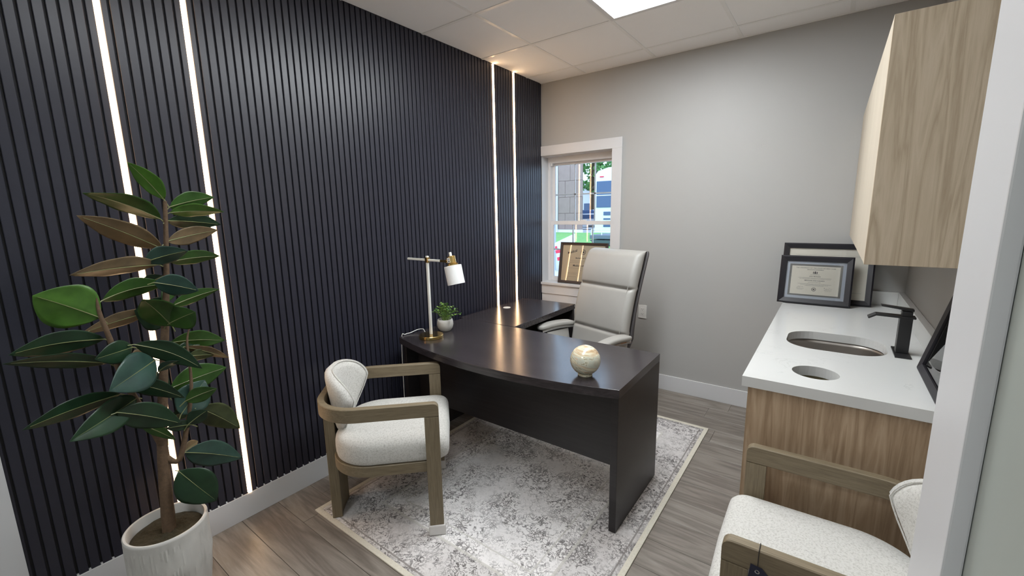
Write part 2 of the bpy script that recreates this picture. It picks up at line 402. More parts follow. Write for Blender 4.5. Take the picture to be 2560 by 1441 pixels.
def tag(o, label, cat, group=None):
    o['label'] = label; o['category'] = cat
    if group: o['group'] = group
    return o
def struct(name, bm=None, mat=None, label=None, **k):
    if bm is None:
        o = bpy.data.objects.new(name, None); C.objects.link(o)
    else: o = obj(name, bm, mat, **k)
    o['kind'] = 'structure'
    if label: o['label'] = label
    return o
def text(name, s, size, mat, parent, loc, rot=(PI/2,0,0), align='CENTER', extrude=0.0, bold=0.0, shear=0.0):
    cu = bpy.data.curves.new(name, 'FONT'); cu.body = s; cu.size = size; cu.align_x = align; cu.extrude = extrude
    cu.offset = bold; cu.shear = shear; cu.resolution_u = 2
    t = bpy.data.objects.new(name, cu); C.objects.link(t)
    dg = bpy.context.evaluated_depsgraph_get()
    me = bpy.data.meshes.new_from_object(t.evaluated_get(dg))
    bpy.data.objects.remove(t); me.name = name
    me.materials.clear(); me.materials.append(mat)
    o = bpy.data.objects.new(name, me); C.objects.link(o); o.parent = parent; o.location = loc; o.rotation_euler = rot
    return o
# ============================================================ SETTING
H = 2.722
HALL = -5.4
XR = 2.715
def shift(bm, loc):
    bmesh.ops.translate(bm, verts=bm.verts, vec=-Vector(loc)); return bm
def wpart(name, bm, mat, root, **k):
    return obj(name, shift(bm, root.location), mat, root, **k)

# floor: slab with joint colour, planks proud of it
floor = struct('floor', box((-0.3, HALL, -0.12), (3.3, 0.2, -0.002)), M['gap'])
random.seed(11)
plank_mesh = {}
row, PW, PL = 0, 0.181, 1.22
y = 0.02
while y > HALL:
    y0 = max(y-PW, HALL); off = random.random()*PL
    x = -0.1-off
    while x < 3.0:
        xa, xb = max(x, -0.1), min(x+PL, 3.0)
        if xb-xa > 0.03:
            key = (round(xb-xa, 3), round(y-y0, 3))
            me = plank_mesh.get(key)
            if me is None:
                bm = bmesh.new(); w_, h_ = key
                g = 0.0009
                loft(bm, [[(g,g,-0.004),(w_-g,g,-0.004),(w_-g,h_-g,-0.004),(g,h_-g,-0.004)],
                          [(g,g,-0.0008),(w_-g,g,-0.0008),(w_-g,h_-g,-0.0008),(g,h_-g,-0.0008)],
                          [(g*2,g*2,0),(w_-2*g,g*2,0),(w_-2*g,h_-2*g,0),(g*2,h_-2*g,0)]])
                o = obj('floor_plank', bm, M['floor'], floor); plank_mesh[key] = o.data
            else:
                o = bpy.data.objects.new('floor_plank', me); C.objects.link(o); o.parent = floor
            o.location = (xa, y0, 0)
        x += PL
    y -= PW; row += 1

# slat wall
wl_ = struct('wall_left', box((-0.16, -3.58, 0), (-0.0115, 0.2, H+0.1)), M['slat_back'], label='charcoal vertically slatted accent wall')
PITCH, G0 = 0.03555, -3.319
GW = 0.0075
led_gaps = {6: -3.1045, 14: -2.8205, 73: -0.7165, 81: -0.4385}
edges = []
for k in range(-8, 95):
    c = led_gaps.get(k, G0+PITCH*k); hw = 0.0105 if k in led_gaps else GW/2
    edges.append((c-hw, c+hw))
Z0, SD = 0.1335, 0.0115
slat_cache = {}
def slat_bm(w, h):
    bm = bmesh.new(); e = 0.0016
    sec = [(-SD, 0.0), (-e, 0.0), (0, e), (0, w-e), (-e, w), (-SD, w)]
    loft(bm, [[(a, b, 0) for a, b in sec], [(a, b, h) for a, b in sec]])
    return bm
spans = [(edges[i][1], edges[i+1][0]) for i in range(len(edges)-1)]
spans = [(max(a, -3.58), min(b, -0.001)) for a, b in spans]
for a, b in spans:
    if b-a < 0.006: continue
    key = round(b-a, 4)
    if key in slat_cache:
        o = bpy.data.objects.new('slat', slat_cache[key]); C.objects.link(o); o.parent = wl_
    else:
        o = obj('slat', slat_bm(key, H-Z0), M['slat'], wl_); slat_cache[key] = o.data
    o.location = (0, a, Z0)

# LED strips
led_names = ['warm white light strip down the slatted wall, leftmost, behind the potted plant',
             'warm white light strip on the slatted wall just right of the potted plant',
             'warm white light strip meeting the desk, left of the far pair',
             'warm white light strip nearest the window on the slatted wall']
for (k, c), lab in zip(led_gaps.items(), led_names):
    t = thing('led_strip', lab, 'light strip', (0, c, Z0))
    bm = bmesh.new(); n = 8
    sec = [(-0.0105, -0.0098)]+[(-0.001+0.0085*math.sin(PI*i/n), -0.0098*math.cos(PI*i/n)) for i in range(n+1)]+[(-0.0105, 0.0098)]
    loft(bm, [[(a, b, 0.001) for a, b in sec], [(a, b, H-Z0-0.003) for a, b in sec]])
    for f in bm.faces:
        c_ = f.calc_center_median()
        if abs(c_.y) > 0.0072 and c_.x > -0.0012: f.material_index = 1
    obj('diffuser', bm, [M['led'], M['led_edge']], t, smooth=50)
    obj('channel', box((-0.0114, -0.0098, 0.0005), (-0.0106, 0.0098, H-Z0-0.003)), M['chrome'], t)

# baseboard under the slats, with the bumps of filler standing in the grooves
bb = struct('baseboard_left', box((-0.0114, -3.58, 0), (0.0035, -0.001, 0.132), 0.0015), M['white'])
bm = bmesh.new()
for a, b in edges:
    if a > -3.57 and b < -0.01:
        add_box(bm, (-0.011, a+0.0004, 0.1315), (0.002, b-0.0004, 0.1375), 0)
o = obj('filler_bead', bm, M['white'], bb); o['kind'] = 'stuff'

# back wall with the window opening
OX0, OX1, OZ0, OZ1 = 0.0, 0.729, 0.835, 2.069
bm = bmesh.new()
add_box(bm, (-0.16, 0, -0.1), (OX0, 0.2, H+0.1)); add_box(bm, (OX1, 0, -0.1), (XR+0.13, 0.2, H+0.1))
add_box(bm, (OX0, 0, -0.1), (OX1, 0.2, OZ0-0.022)); add_box(bm, (OX0, 0, OZ1), (OX1, 0.2, H+0.1))
struct('wall_back', bm, M['wall'])
struct('wall_right', box((XR, -3.03, -0.1), (XR+0.13, 0.0, H+0.1)), M['wall'])
struct('wall_entry', box((2.4227, HALL, -0.1), (XR+0.13, -3.03, H+0.1)), M['wall_sage'])
struct('wall_hall', box((-0.16, HALL-0.1, -0.1), (XR+0.13, HALL, H+0.1)), M['wall'])
struct('wall_side', box((-0.16, HALL, -0.1), (0.0, -3.70, H+0.1)), M['wall'])
struct('baseboard_back', box((0.0036, -0.013, 0), (2.104, 0, 0.132), 0.002), M['white'])
struct('trim_1', box((-0.16, -3.70, 0), (0.006, -3.5802, H)), M['white'], label='white end board of the slatted wall')
t = struct('trim_2', box((2.410, -3.143, 0.001), (2.4225, -3.0305, H-0.001), 0.0015), M['white'], label='white door casing at the entry')
obj('jamb_board', box((2.4228, -3.0298, 0.001), (XR-0.001, -3.014, H-0.001)), M['white'], t)

# ceiling
ceil = struct('ceiling', box((-0.16, HALL-0.1, H+0.02), (XR+0.13, 0.2, H+0.1)), M['grid'])
gx = [0.462+0.6096*i for i in range(4)]; gy = [-0.238-0.6096*i for i in range(9)]
gx = [v for v in gx if v < XR]
for v in gx:
    obj('grid_bar', box((v-0.012, HALL, H), (v+0.012, 0, H+0.0025), 0.0006), M['grid'], ceil)
for v in gy:
    if v > HALL: obj('grid_bar', box((0, v-0.012, H-0.0004), (XR, v+0.012, H+0.0022), 0.0006), M['grid'], ceil)
bm = bmesh.new()
for a, b in (((0,-0.018,H-0.0005),(XR,0,H+0.002)), ((XR-0.018,-3.0,H-0.0005),(XR,0,H+0.002))): add_box(bm, a, b)
obj('wall_angle', bm, M['grid'], ceil)
xs = [0.0]+gx+[XR]; ys = [0.0]+gy+[HALL]
PANELS = [(1, 2, 3), (1, 5, 6)]          # column, first and last row
panel_cells = {(c_, r_) for c_, r0, r1 in PANELS for r_ in range(r0, r1+1)}
panel_cells = {(2, 2), (2, 3), (2, 4), (2, 5), (2, 8)}
for i in range(len(xs)-1):
    for j in range(len(ys)-1):
        if (i, j) in panel_cells or xs[i+1]-xs[i] < 0.03 or ys[j]-ys[j+1] < 0.03: continue
        obj('ceiling_tile', box((xs[i]+0.001, ys[j+1]+0.001, H+0.0026), (xs[i+1]-0.001, ys[j]-0.001, H+0.016), 0.001), M['ceil'], ceil)
def ceiling_light(j0, j1, label, mat='panel'):
    x0, x1, y1, y0 = xs[2]+0.006, xs[3]-0.006, ys[j0]-0.006, ys[j1+1]+0.006
    t = thing('ceiling_light', label, 'ceiling light', ((x0+x1)/2, (y0+y1)/2, H-0.004))
    bm = bmesh.new(); f = 0.030
    for a, b in (((x0,y0),(x1,y0+f)), ((x0,y1-f),(x1,y1)), ((x0,y0+f),(x0+f,y1-f)), ((x1-f,y0+f),(x1,y1-f))):
        add_box(bm, (a[0], a[1], H-0.006), (b[0], b[1], H+0.012), 0, 0.0012)
    wpart('frame', bm, M['vinyl'], t)
    wpart('diffuser', box((x0+f, y0+f, H+0.001), (x1-f, y1-f, H+0.010)), M[mat], t)
ceiling_light(2, 3, 'bright square-edged light panel in the ceiling above the desk')
ceiling_light(4, 5, 'second light panel in the ceiling near the entry, out of view', 'panel2')
ceiling_light(8, 8, 'small square fill light panel added in the hall ceiling, out of view')  # added unseen fill light, lifts the entry casing and cabinet end panels

# ------------------------------------------------------------ window
win = struct('window_1', label='white double hung window with a grid of muntins')
win.location = (0.36, 0.10, 0.835)
def wp(name, bm, mat, parent=None, **k):
    return obj(name, shift(bm, win.location), mat, parent or win, **k)
bm = bmesh.new()   # reveal lining
add_box(bm, (0.0, 0.0, 0.835), (0.004, 0.11, OZ1)); add_box(bm, (OX1-0.004, 0.0, 0.835), (OX1, 0.11, OZ1)); add_box(bm, (0.004, 0.0, OZ1-0.004), (OX1-0.004, 0.11, OZ1))
wp('reveal_lining', bm, M['white'])
bm = bmesh.new()   # vinyl frame
add_box(bm, (0.002, 0.11, 0.835), (0.032, 0.19, OZ1), 0, 0.002); add_box(bm, (0.712, 0.11, 0.835), (OX1, 0.19, OZ1), 0, 0.002)
add_box(bm, (0.032, 0.11, 2.008), (0.712, 0.19, OZ1), 0, 0.002); add_box(bm, (0.032, 0.11, 0.835), (0.712, 0.19, 0.862), 0, 0.002)
add_box(bm, (0.032, 0.118, 1.985), (0.05, 0.15, 2.008)); add_box(bm, (0.012, 0.104, 1.95), (0.024, 0.112, 2.02), 0, 0.001)
wp('window_frame', bm, M['vinyl'])
def sash(z0, z1, y0, y1, mz, bot, top):
    bm = bmesh.new(); s = 0.030
    add_box(bm, (0.032, y0, z0), (0.032+s, y1, z1), 0, 0.002); add_box(bm, (0.712-s*0.6, y0, z0), (0.712, y1, z1), 0, 0.002)
    add_box(bm, (0.032+s, y0, z0), (0.712-s*0.6, y1, z0+bot), 0, 0.002); add_box(bm, (0.032+s, y0, z1-top), (0.712-s*0.6, y1, z1), 0, 0.002)
    s_ = wp('sash', bm, M['vinyl'])
    ym = (y0+y1)/2
    gx0, gx1, gz0, gz1 = 0.032+s, 0.712-s*0.6, z0+bot, z1-top
    wp('pane', box((gx0, ym-0.003, gz0), (gx1, ym+0.003, gz1)), M['glass'], s_)
    for q in (1, 2):
        xm = gx0+(gx1-gx0)*q/3
        wp('muntin', box((xm-0.007, ym+0.004, gz0), (xm+0.007, ym+0.010, gz1), 0.001), M['vinyl'], s_)
    wp('muntin', box((gx0, ym+0.004, mz-0.007), (gx1, ym+0.0095, mz+0.007), 0.001), M['vinyl'], s_)
    return s_
sash(1.418, 2.008, 0.152, 0.180, 1.707, 0.032, 0.022)
low = sash(0.862, 1.452, 0.118, 0.146, 1.170, 0.034, 0.036)
wp('sash_lock', box((0.36, 0.118, 1.452), (0.42, 0.142, 1.463), 0.003), M['vinyl'], low)
struct('trim_3', box((0.0036, -0.018, 2.069), (0.820, -0.0005, 2.158), 0.002), M['white'], label='white head casing over the window')
struct('trim_4', box((0.729, -0.018, 0.854), (0.820, -0.0005, 2.0688), 0.002), M['white'], label='white side casing right of the window')
struct('trim_5', box((0.0036, -0.034, 0.829), (0.845, 0.109, 0.853), 0.003), M['white'], label='white window stool, the sill board')
struct('trim_6', box((0.0036, -0.018, 0.738), (0.825, -0.0005, 0.8288), 0.002), M['white'], label='white apron board under the window sill')
struct('trim_7', box((0.0036, -0.010, 0.1325), (0.800, -0.0005, 0.7375), 0.001), M['white'], label='white panel board below the window apron')

# ============================================================ OUTSIDE
GZ = 0.28
struct('ground', box((-60, 0.9, GZ-0.2), (30, 70, GZ)), M['asphalt'], label='pale grey pavement outside')
lawn = obj('lawn', box((-24, 8.0, GZ), (2, 19.4, GZ+0.03)), M['grass']); lawn['kind'] = 'structure'
path = obj('pavement', box((-10, 0.9, GZ), (0.5, 4.2, GZ+0.012)), M['concrete']); path['kind'] = 'structure'
M['panelwall'] = plain('brown_wall_panels', (0.34, 0.235, 0.215), rough=0.8, var=0.15, scale=3)
M['offwhite'] = plain('white_siding', (0.78, 0.79, 0.80), rough=0.6)
M['rvdark'] = plain('blue_grey_glass', (0.055, 0.10, 0.20), rough=0.15)
M['tree'] = plain('tree_leaf', (0.12, 0.30, 0.08), rough=0.7, var=0.5, scale=0.8)
M['red'] = plain('red_print', (0.72, 0.03, 0.08), rough=0.5)
# panel-clad building
b0 = thing('building', 'pinkish brown panelled building with a white corner post outside the window', 'building', (-10.9, 20.3, GZ))
bm = bmesh.new(); sec = [(-20.0, 20.06), (-9.93, 20.06), (-11.6, 22), (-20.0, 22)]
loft(bm, [[(a, b, GZ) for a, b in sec], [(a, b, 7.5) for a, b in sec]]); wpart('wall', bm, M['panelwall'], b0)
wpart('foundation', box((-20.0, 20.0, GZ), (-9.9, 20.058, 0.46)), M['offwhite'], b0)
wpart('corner_post', box((-12.0, 19.9, GZ), (-11.62, 20.0, 7.5)), M['offwhite'], b0)
wpart('wall_panel', box((-13.2, 20.01, GZ), (-12.0, 20.05, 7.5)), M['offwhite'], b0)
z = 0.47; rnd = random.Random(5); r_ = 0
while z < 7.2:
    h = 0.98; x = -11.60+(0.0 if r_ % 2 else -0.35)
    while x < -9.95:
        w = 0.82; xa, xb = max(x, -11.60), min(x+w, -9.93)
        if xb-xa > 0.05:
            d = rnd.uniform(0, 0.012)
            wpart('wall_panel', box((xa+0.008, 20.02-d, z+0.01), (xb-0.008, 20.058, min(z+h-0.01, 7.5)), 0.006), M['panelwall'], b0)
        x += w
    z += h; r_ += 1
# motor home
rv = thing('motor_home', 'white motor home with a wide dark rear window outside', 'vehicle', (-4.7, 15.0, GZ))
bm = bmesh.new()
sec = [(-6.20, 0.62), (-6.20, 3.10), (-6.05, 3.26), (-5.6, 3.38), (-3.9, 3.38), (-3.5, 3.2), (-3.4, 3.0), (-3.4, 0.62)]
loft(bm, [[(a, 14.0, z) for a, z in sec], [(a, 20.5, z) for a, z in sec]])
wpart('body', bm, M['offwhite'], rv)
wpart('rear_window', box((-6.12, 13.965, 1.70), (-3.5, 14.0, 2.82), 0.01), M['rvdark'], rv)
wpart('window_rail', box((-6.12, 13.955, 2.20), (-3.5, 13.966, 2.235)), M['offwhite'], rv)
for vz, vh in ((1.36, 0.16), (1.17, 0.07), (0.86, 0.20)):
    wpart('vent', box((-5.78, 13.975, vz), (-5.46, 14.0, vz+vh), 0.006), M['rvdark'], rv)
wpart('clearance_light', box((-5.98, 13.97, 2.98), (-5.80, 14.0, 3.03), 0.006), M['red'], rv)
for x_ in (-5.9, -3.8):
    bm = bmesh.new(); tube(bm, [(x_, 15.4, GZ+0.37), (x_+0.25, 15.4, GZ+0.37)], 0.37, 24)
    wpart('wheel', bm, M['castor'], rv, smooth=True)
# flatbed trailer in front of it
tr = thing('trailer', 'small grey railed trailer parked in front of the motor home', 'trailer', (-4.2, 11.2, GZ))
M['trailer'] = plain('trailer_grey', (0.13, 0.15, 0.19), rough=0.6)
wpart('bed', box((-4.75, 10.6, 0.56), (-2.2, 11.9, 0.70), 0.02), M['trailer'], tr)
bm = bmesh.new()
loft(bm, [[(-4.75, 10.6, 0.52), (-2.2, 10.6, 0.52), (-2.2, 11.9, 0.52), (-4.75, 11.9, 0.52)], [(-4.55, 10.7, 0.33), (-2.2, 10.7, 0.33), (-2.2, 11.8, 0.33), (-4.55, 11.8, 0.33)]])
wpart('chassis', bm, M['trailer'], tr)
bm = bmesh.new()
for x_ in (-4.7, -4.3, -3.3, -2.3): tube(bm, [(x_, 10.65, 0.70), (x_, 10.65, 0.90)], 0.018, 6)
for z_ in (0.80, 0.90): tube(bm, [(-4.7, 10.65, z_), (-2.3, 10.65, z_)], 0.018, 6)
wpart('railing', bm, M['offwhite'], tr)
for x_ in (-4.2, -2.8):
    bm = bmesh.new(); tube(bm, [(x_, 10.9, GZ+0.2), (x_+0.15, 10.9, GZ+0.2)], 0.2, 16)
    wpart('wheel', bm, M['castor'], tr, smooth=True)
# small white house, far
hs = thing('house', 'small white gabled house far down the street', 'house', (-17.0, 34, GZ))
bm = bmesh.new()
sec = [(-19.6, GZ), (-15.2, GZ), (-15.2, 2.6), (-17.4, 4.3), (-19.6, 2.6)]
loft(bm, [[(a, 34, z) for a, z in sec], [(a, 40, z) for a, z in sec]]); wpart('wall', bm, M['offwhite'], hs)
bm = bmesh.new()
for s in (-1, 1): loft(bm, [[(-17.4, y_, 4.42), (-17.4+s*2.5, y_, 2.5), (-17.4+s*2.5, y_, 2.38), (-17.4, y_, 4.3)] for y_ in (33.7, 40.3)])
wpart('roof', bm, M['asphalt'], hs)
wpart('window', box((-17.0, 33.95, 1.5), (-16.4, 34.0, 2.3), 0.02), M['rvdark'], hs)
wpart('window', box((-18.6, 33.95, 1.5), (-18.0, 34.0, 2.3), 0.02), M['rvdark'], hs)
# parked cars
def car(x, y, col, label, s=1.0):
    t = thing('car', label, 'car', (x, y, GZ))
    bm = bmesh.new()
    sec = [(-2.1,0.35),(-2.15,0.75),(-1.2,0.92),(-0.7,1.38),(0.9,1.40),(1.5,0.98),(2.1,0.88),(2.15,0.35)]
    loft(bm, [[(a*s, -0.8*s, z*s) for a, z in sec], [(a*s, 0.8*s, z*s) for a, z in sec]])
    obj('body', bm, col, t, bevel=0.05)
    obj('side_window', box((-0.7*s, -0.83*s, 0.95*s), (1.0*s, -0.79*s, 1.3*s), 0.02), M['rvdark'], t)
    for w in (-1.35, 1.35):
        bm = bmesh.new(); tube(bm, [(w*s, -0.86*s, 0.33*s), (w*s, -0.62*s, 0.33*s)], 0.33*s, 16); obj('wheel', bm, M['castor'], t)
car(-13.9, 28.4, M['rvdark'], 'dark blue car parked far off, seen between the building and the motor home', 1.0)
car(-11.45, 24.6, plain('pale_car_paint', (0.6, 0.62, 0.66), rough=0.3), 'pale silver car parked in front of the dark blue one', 0.8)
# tree
tt = thing('tree', 'green leafy tree spreading over the motor home', 'tree', (-14.2, 30, GZ))
bm = bmesh.new()
tube(bm, [(-14.2,30,GZ),(-14.1,30,2.2),(-14.3,30.1,4.0),(-14.0,30,6.5)], [0.32,0.26,0.2,0.1], 10)
tube(bm, [(-14.2,30,3.4),(-13.0,29.4,3.9),(-11.6,29,3.9)], [0.15,0.12,0.06], 8)
tube(bm, [(-14.2,30,4.4),(-12.9,29.4,5.6),(-11.9,29,6.6)], [0.13,0.09,0.04], 8)
wpart('trunk', bm, M['bark'], tt, smooth=True)
rnd = random.Random(8); bm = bmesh.new()
cl = [(rnd.uniform(-17.5,-5.5), rnd.uniform(27.5,33), rnd.uniform(4.3,9.5), rnd.uniform(0.7,1.5)) for _ in range(64)]
cl += [(rnd.uniform(-14.6,-11), rnd.uniform(27.5,31), rnd.uniform(3.0,4.6), rnd.uniform(0.4,0.8)) for _ in range(14)]
for cx, cy, cz, r in cl:
    for _ in range(75):
        d = Vector((rnd.gauss(0,1), rnd.gauss(0,1), rnd.gauss(0,1))).normalized()*r*rnd.uniform(0.5,1)
        c = Vector((cx, cy, cz))+d; s = rnd.uniform(0.10, 0.22)
        a = Vector((rnd.gauss(0,1), rnd.gauss(0,1), rnd.gauss(0,1))).normalized(); b_ = a.orthogonal().normalized()
        bm.faces.new([bm.verts.new(c+a*s), bm.verts.new(c+b_*s*0.6), bm.verts.new(c-a*s), bm.verts.new(c-b_*s*0.6)])
o = wpart('foliage', bm, M['tree'], tt, norm=False); o['kind'] = 'stuff'
# yard sign
sg = thing('yard_sign', 'red and white yard sign close outside the lower window pane', 'sign', (-1.17, 2.5, GZ+0.012))
bm = bmesh.new()
sh = [(-1.36, 1.035), (-1.345, 0.96), (-1.30, 0.74), (-0.98, 0.80), (-0.98, 1.20)]
loft(bm, [[(a, 2.496, z) for a, z in sh], [(a, 2.504, z) for a, z in sh]]); wpart('board', bm, M['plastic'], sg)
for sh in ([(-1.36, 0.975), (-1.31, 0.99), (-1.30, 0.955), (-1.35, 0.93)], [(-1.34, 0.915), (-0.985, 1.00), (-0.985, 0.93), (-1.325, 0.865)], [(-1.305, 0.80), (-0.985, 0.87), (-0.985, 0.81), (-1.295, 0.745)]):
    bm = bmesh.new(); loft(bm, [[(a, 2.492, z) for a, z in sh], [(a, 2.4955, z) for a, z in sh]]); wpart('red_stripe', bm, M['red'], sg)
wpart('stake', box((-1.12, 2.506, GZ+0.013), (-1.10, 2.52, 1.0)), M['black'], sg)
# blue grey porch wall just outside, left
pw = obj('porch_wall', box((-3.1, 4.3, GZ), (-2.52, 4.5, 1.3), 0.01), plain('blue_grey_siding', (0.30, 0.36, 0.46), rough=0.6)); pw['kind'] = 'structure'
# ============================================================ RUG
rug = thing('area_rug', 'cream rug with a distressed grey floral pattern under the desk', 'rug', (0.986, -1.5725, 0))
HX, HY = 0.746, 1.0425
def slab_wavy(hx, hy, z0, z1, n=60):
    bm = bmesh.new()
    nx, ny = 40, 56
    top = [[bm.verts.new((-hx+2*hx*i/nx, -hy+2*hy*j/ny, z1+0.0007*math.sin(i*1.7+j*0.9)*(1 if 0 < i < nx and 0 < j < ny else 0))) for j in range(ny+1)] for i in range(nx+1)]
    for i in range(nx):
        for j in range(ny): bm.faces.new((top[i][j], top[i+1][j], top[i+1][j+1], top[i][j+1]))
    r = bmesh.ops.extrude_edge_only(bm, edges=[e for e in bm.edges if e.is_boundary])
    for v in [g for g in r['geom'] if isinstance(g, bmesh.types.BMVert)]: v.co.z = z0
    return bm
obj('pile', slab_wavy(HX-0.026, HY-0.026, 0.001, 0.0065), M['rug'], rug, smooth='all')
bm = bmesh.new()
for a, b in (((-HX,-HY),(HX,-HY+0.027)), ((-HX,HY-0.027),(HX,HY)), ((-HX,-HY+0.0271),(-HX+0.027,HY-0.0271)), ((HX-0.027,-HY+0.0271),(HX,HY-0.0271))):
    add_box(bm, (a[0], a[1], 0.0005), (b[0], b[1], 0.0085), 0, 0.003)
obj('border_binding', bm, M['rugedge'], rug)

# ============================================================ DESK
RZ = 0.0085
desk = thing('desk', 'dark espresso L-shaped office desk with a bowed front edge', 'desk', (0.85, -1.6, 0))
def bow(x):
    c = (x-0.852)/0.762
    return -1.882-0.118*(1-c*c)
DT, TH = 0.75, 0.042
pts = [(0.092, -1.268), (0.092, -1.882)]+[(0.092+1.52*i/36, bow(0.092+1.52*i/36)) for i in range(1, 36)]+[(1.612, -1.882), (1.600, -1.285)]
pts = [(1.600, -1.285), (0.092, -1.268)]+pts[1:-1]
bm = bmesh.new(); loft(bm, [[(a, b, DT-TH) for a, b in pts], [(a, b, DT) for a, b in pts]])
wpart('desktop', bm, M['desk'], desk, bevel=0.0012)
rt = wpart('return_top', box((0.050, -1.2665, DT-TH), (0.575, -0.372, DT)), M['desk'], desk, bevel=0.0012)
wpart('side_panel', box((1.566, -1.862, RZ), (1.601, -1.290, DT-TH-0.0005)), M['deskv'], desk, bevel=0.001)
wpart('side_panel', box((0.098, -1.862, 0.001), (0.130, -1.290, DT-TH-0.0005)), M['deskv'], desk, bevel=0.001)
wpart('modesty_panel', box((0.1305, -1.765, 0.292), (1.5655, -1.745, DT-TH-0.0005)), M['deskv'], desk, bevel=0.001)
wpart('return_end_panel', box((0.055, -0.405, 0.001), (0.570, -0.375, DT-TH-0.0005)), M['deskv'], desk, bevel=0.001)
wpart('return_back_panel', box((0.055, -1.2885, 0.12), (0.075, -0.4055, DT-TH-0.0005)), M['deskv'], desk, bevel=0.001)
bm = lathe([(0.0, DT+0.0002), (0.030, DT+0.0002), (0.032, DT+0.0012), (0.030, DT+0.003), (0.012, DT+0.0034), (0.0, DT+0.0034)], 28, cap=False)
bmesh.ops.remove_doubles(bm, verts=bm.verts, dist=1e-6)
bmesh.ops.translate(bm, verts=bm.verts, vec=(0.157, -0.800, 0))
wpart('cable_grommet', bm, M['plastic'], desk, smooth=True)
wpart('corner_bracket', box((0.5755, -0.392, DT-0.020), (0.5775, -0.374, DT-0.006)), M['chrome'], desk)

# ============================================================ DESK LAMP
lamp = thing('desk_lamp', 'white and brass desk lamp with a small drum shade', 'lamp', (0.275, -1.768, DT))
obj('base', lathe([(0.001,0),(0.076,0),(0.078,0.002),(0.078,0.018),(0.076,0.021),(0.001,0.0215)], 48), M['brass'], lamp, smooth=30)
bm = bmesh.new(); add_box(bm, (-0.0075,-0.0075,0.0216), (0.0075,0.0075,0.532), 0, 0.002); obj('pole', bm, M['lampwhite'], lamp)
bm = bmesh.new(); add_box(bm, (-0.185,-0.0065,0.500), (0.118,0.0065,0.513), 0, 0.002)
obj('arm', bm, M['lampwhite'], lamp)
bm = bmesh.new(); add_box(bm, (-0.0115,-0.0115,0.490), (0.0115,0.0115,0.523), 0, 0.002); obj('clamp', bm, M['brass'], lamp)
bm = bmesh.new(); add_box(bm, (0.1185,-0.007,0.499), (0.168,0.007,0.514), 0, 0.002); obj('arm_end', bm, M['brass'], lamp)
bm = bmesh.new(); tube(bm, [(0.168, -0.008, 0.5065), (0.168, 0.008, 0.5065)], 0.010, 16); obj('pivot', bm, M['brass'], lamp, smooth=40)
til = math.radians(-13)
def tilt(bm):
    bmesh.ops.rotate(bm, verts=bm.verts, cent=(0,0,0), matrix=Matrix.Rotation(til, 3, 'Y')); bmesh.ops.translate(bm, verts=bm.verts, vec=(0.213, 0, 0.516)); return bm
bm = lathe([(0.020,-0.034),(0.033,-0.032),(0.034,-0.024),(0.026,-0.018),(0.0255,0.020),(0.023,0.024),(0.001,0.025)], 32); obj('socket', tilt(bm), M['brass'], lamp, smooth=30)
bm = lathe([(0.001,0.0252),(0.0085,0.0252),(0.0085,0.046),(0.007,0.048),(0.001,0.0485)], 16); obj('knob', tilt(bm), M['lampwhite'], lamp, smooth=30)
bm = lathe([(0.020,-0.0345),(0.051,-0.0345),(0.0525,-0.036),(0.0525,-0.147),(0.051,-0.148),(0.0505,-0.146),(0.0505,-0.038),(0.020,-0.0365)], 48, cap=False)
obj('shade', tilt(bm), M['linen'], lamp, smooth=30)
bm = bmesh.new(); add_box(bm, (0.012,-0.0262,-0.014),(-0.010,-0.0255,0.016)); st = obj('sticker', tilt(bm), M['plastic'], lamp)
bm = bmesh.new(); add_box(bm, (0.008,-0.0266,-0.010),(-0.002,-0.0263,-0.002)); add_box(bm, (0.008,-0.0266,0.002),(-0.006,-0.0263,0.004)); add_box(bm, (0.008,-0.0266,0.007),(-0.006,-0.0263,0.009))
obj('print', tilt(bm), M['ink'], st)
bm = lathe([(0.001,-0.075),(0.020,-0.078),(0.028,-0.095),(0.022,-0.118),(0.001,-0.128)], 20); obj('bulb', tilt(bm), M['plastic'], lamp, smooth=True)
bm = bmesh.new()
cp = smooth_path([(-0.070,0.020,0.010),(-0.095,0.030,0.018),(-0.130,0.045,0.026),(-0.165,0.030,0.020),(-0.180,-0.02,0.008),(-0.1885,-0.060,0.004),(-0.195,-0.085,-0.02),(-0.198,-0.09,-0.35),(-0.19,-0.10,-0.70)], 5)
tube(bm, cp, 0.0028, 8); obj('cord', bm, M['plastic'], lamp, smooth=True)

# ============================================================ SMALL PLANT
pp = thing('potted_plant', 'small green faux plant in a round whitewashed pot on the desk', 'plant', (0.235, -1.600, DT))
obj('pot', lathe([(0.001,0.0),(0.030,0.0),(0.036,0.003),(0.050,0.022),(0.056,0.045),(0.0545,0.066),(0.050,0.082),(0.047,0.083),(0.046,0.080),(0.045,0.070),(0.001,0.068)], 40), M['concrete'], pp, smooth=60)
rnd = random.Random(21)
bs = bmesh.new(); tips = []
for i in range(34):
    a = rnd.uniform(0, 2*PI); sp = rnd.uniform(0.1, 1.0)
    L = rnd.uniform(0.075, 0.125); R_ = 0.110*sp
    p0 = Vector((0.02*math.cos(a)*sp, 0.02*math.sin(a)*sp, 0.069)); p2 = Vector((R_*math.cos(a)*1.05, R_*math.sin(a), 0.075+L*(1.0-0.72*sp*sp)))
    p1 = (p0+p2)/2+Vector((0,0,0.02))
    c_ = smooth_path([tuple(p0), tuple(p1), tuple(p2)], 4); tube(bs, c_, 0.0011, 5); tips.append([Vector(q) for q in c_])
obj('stems', bs, M['leafsmall'], pp)
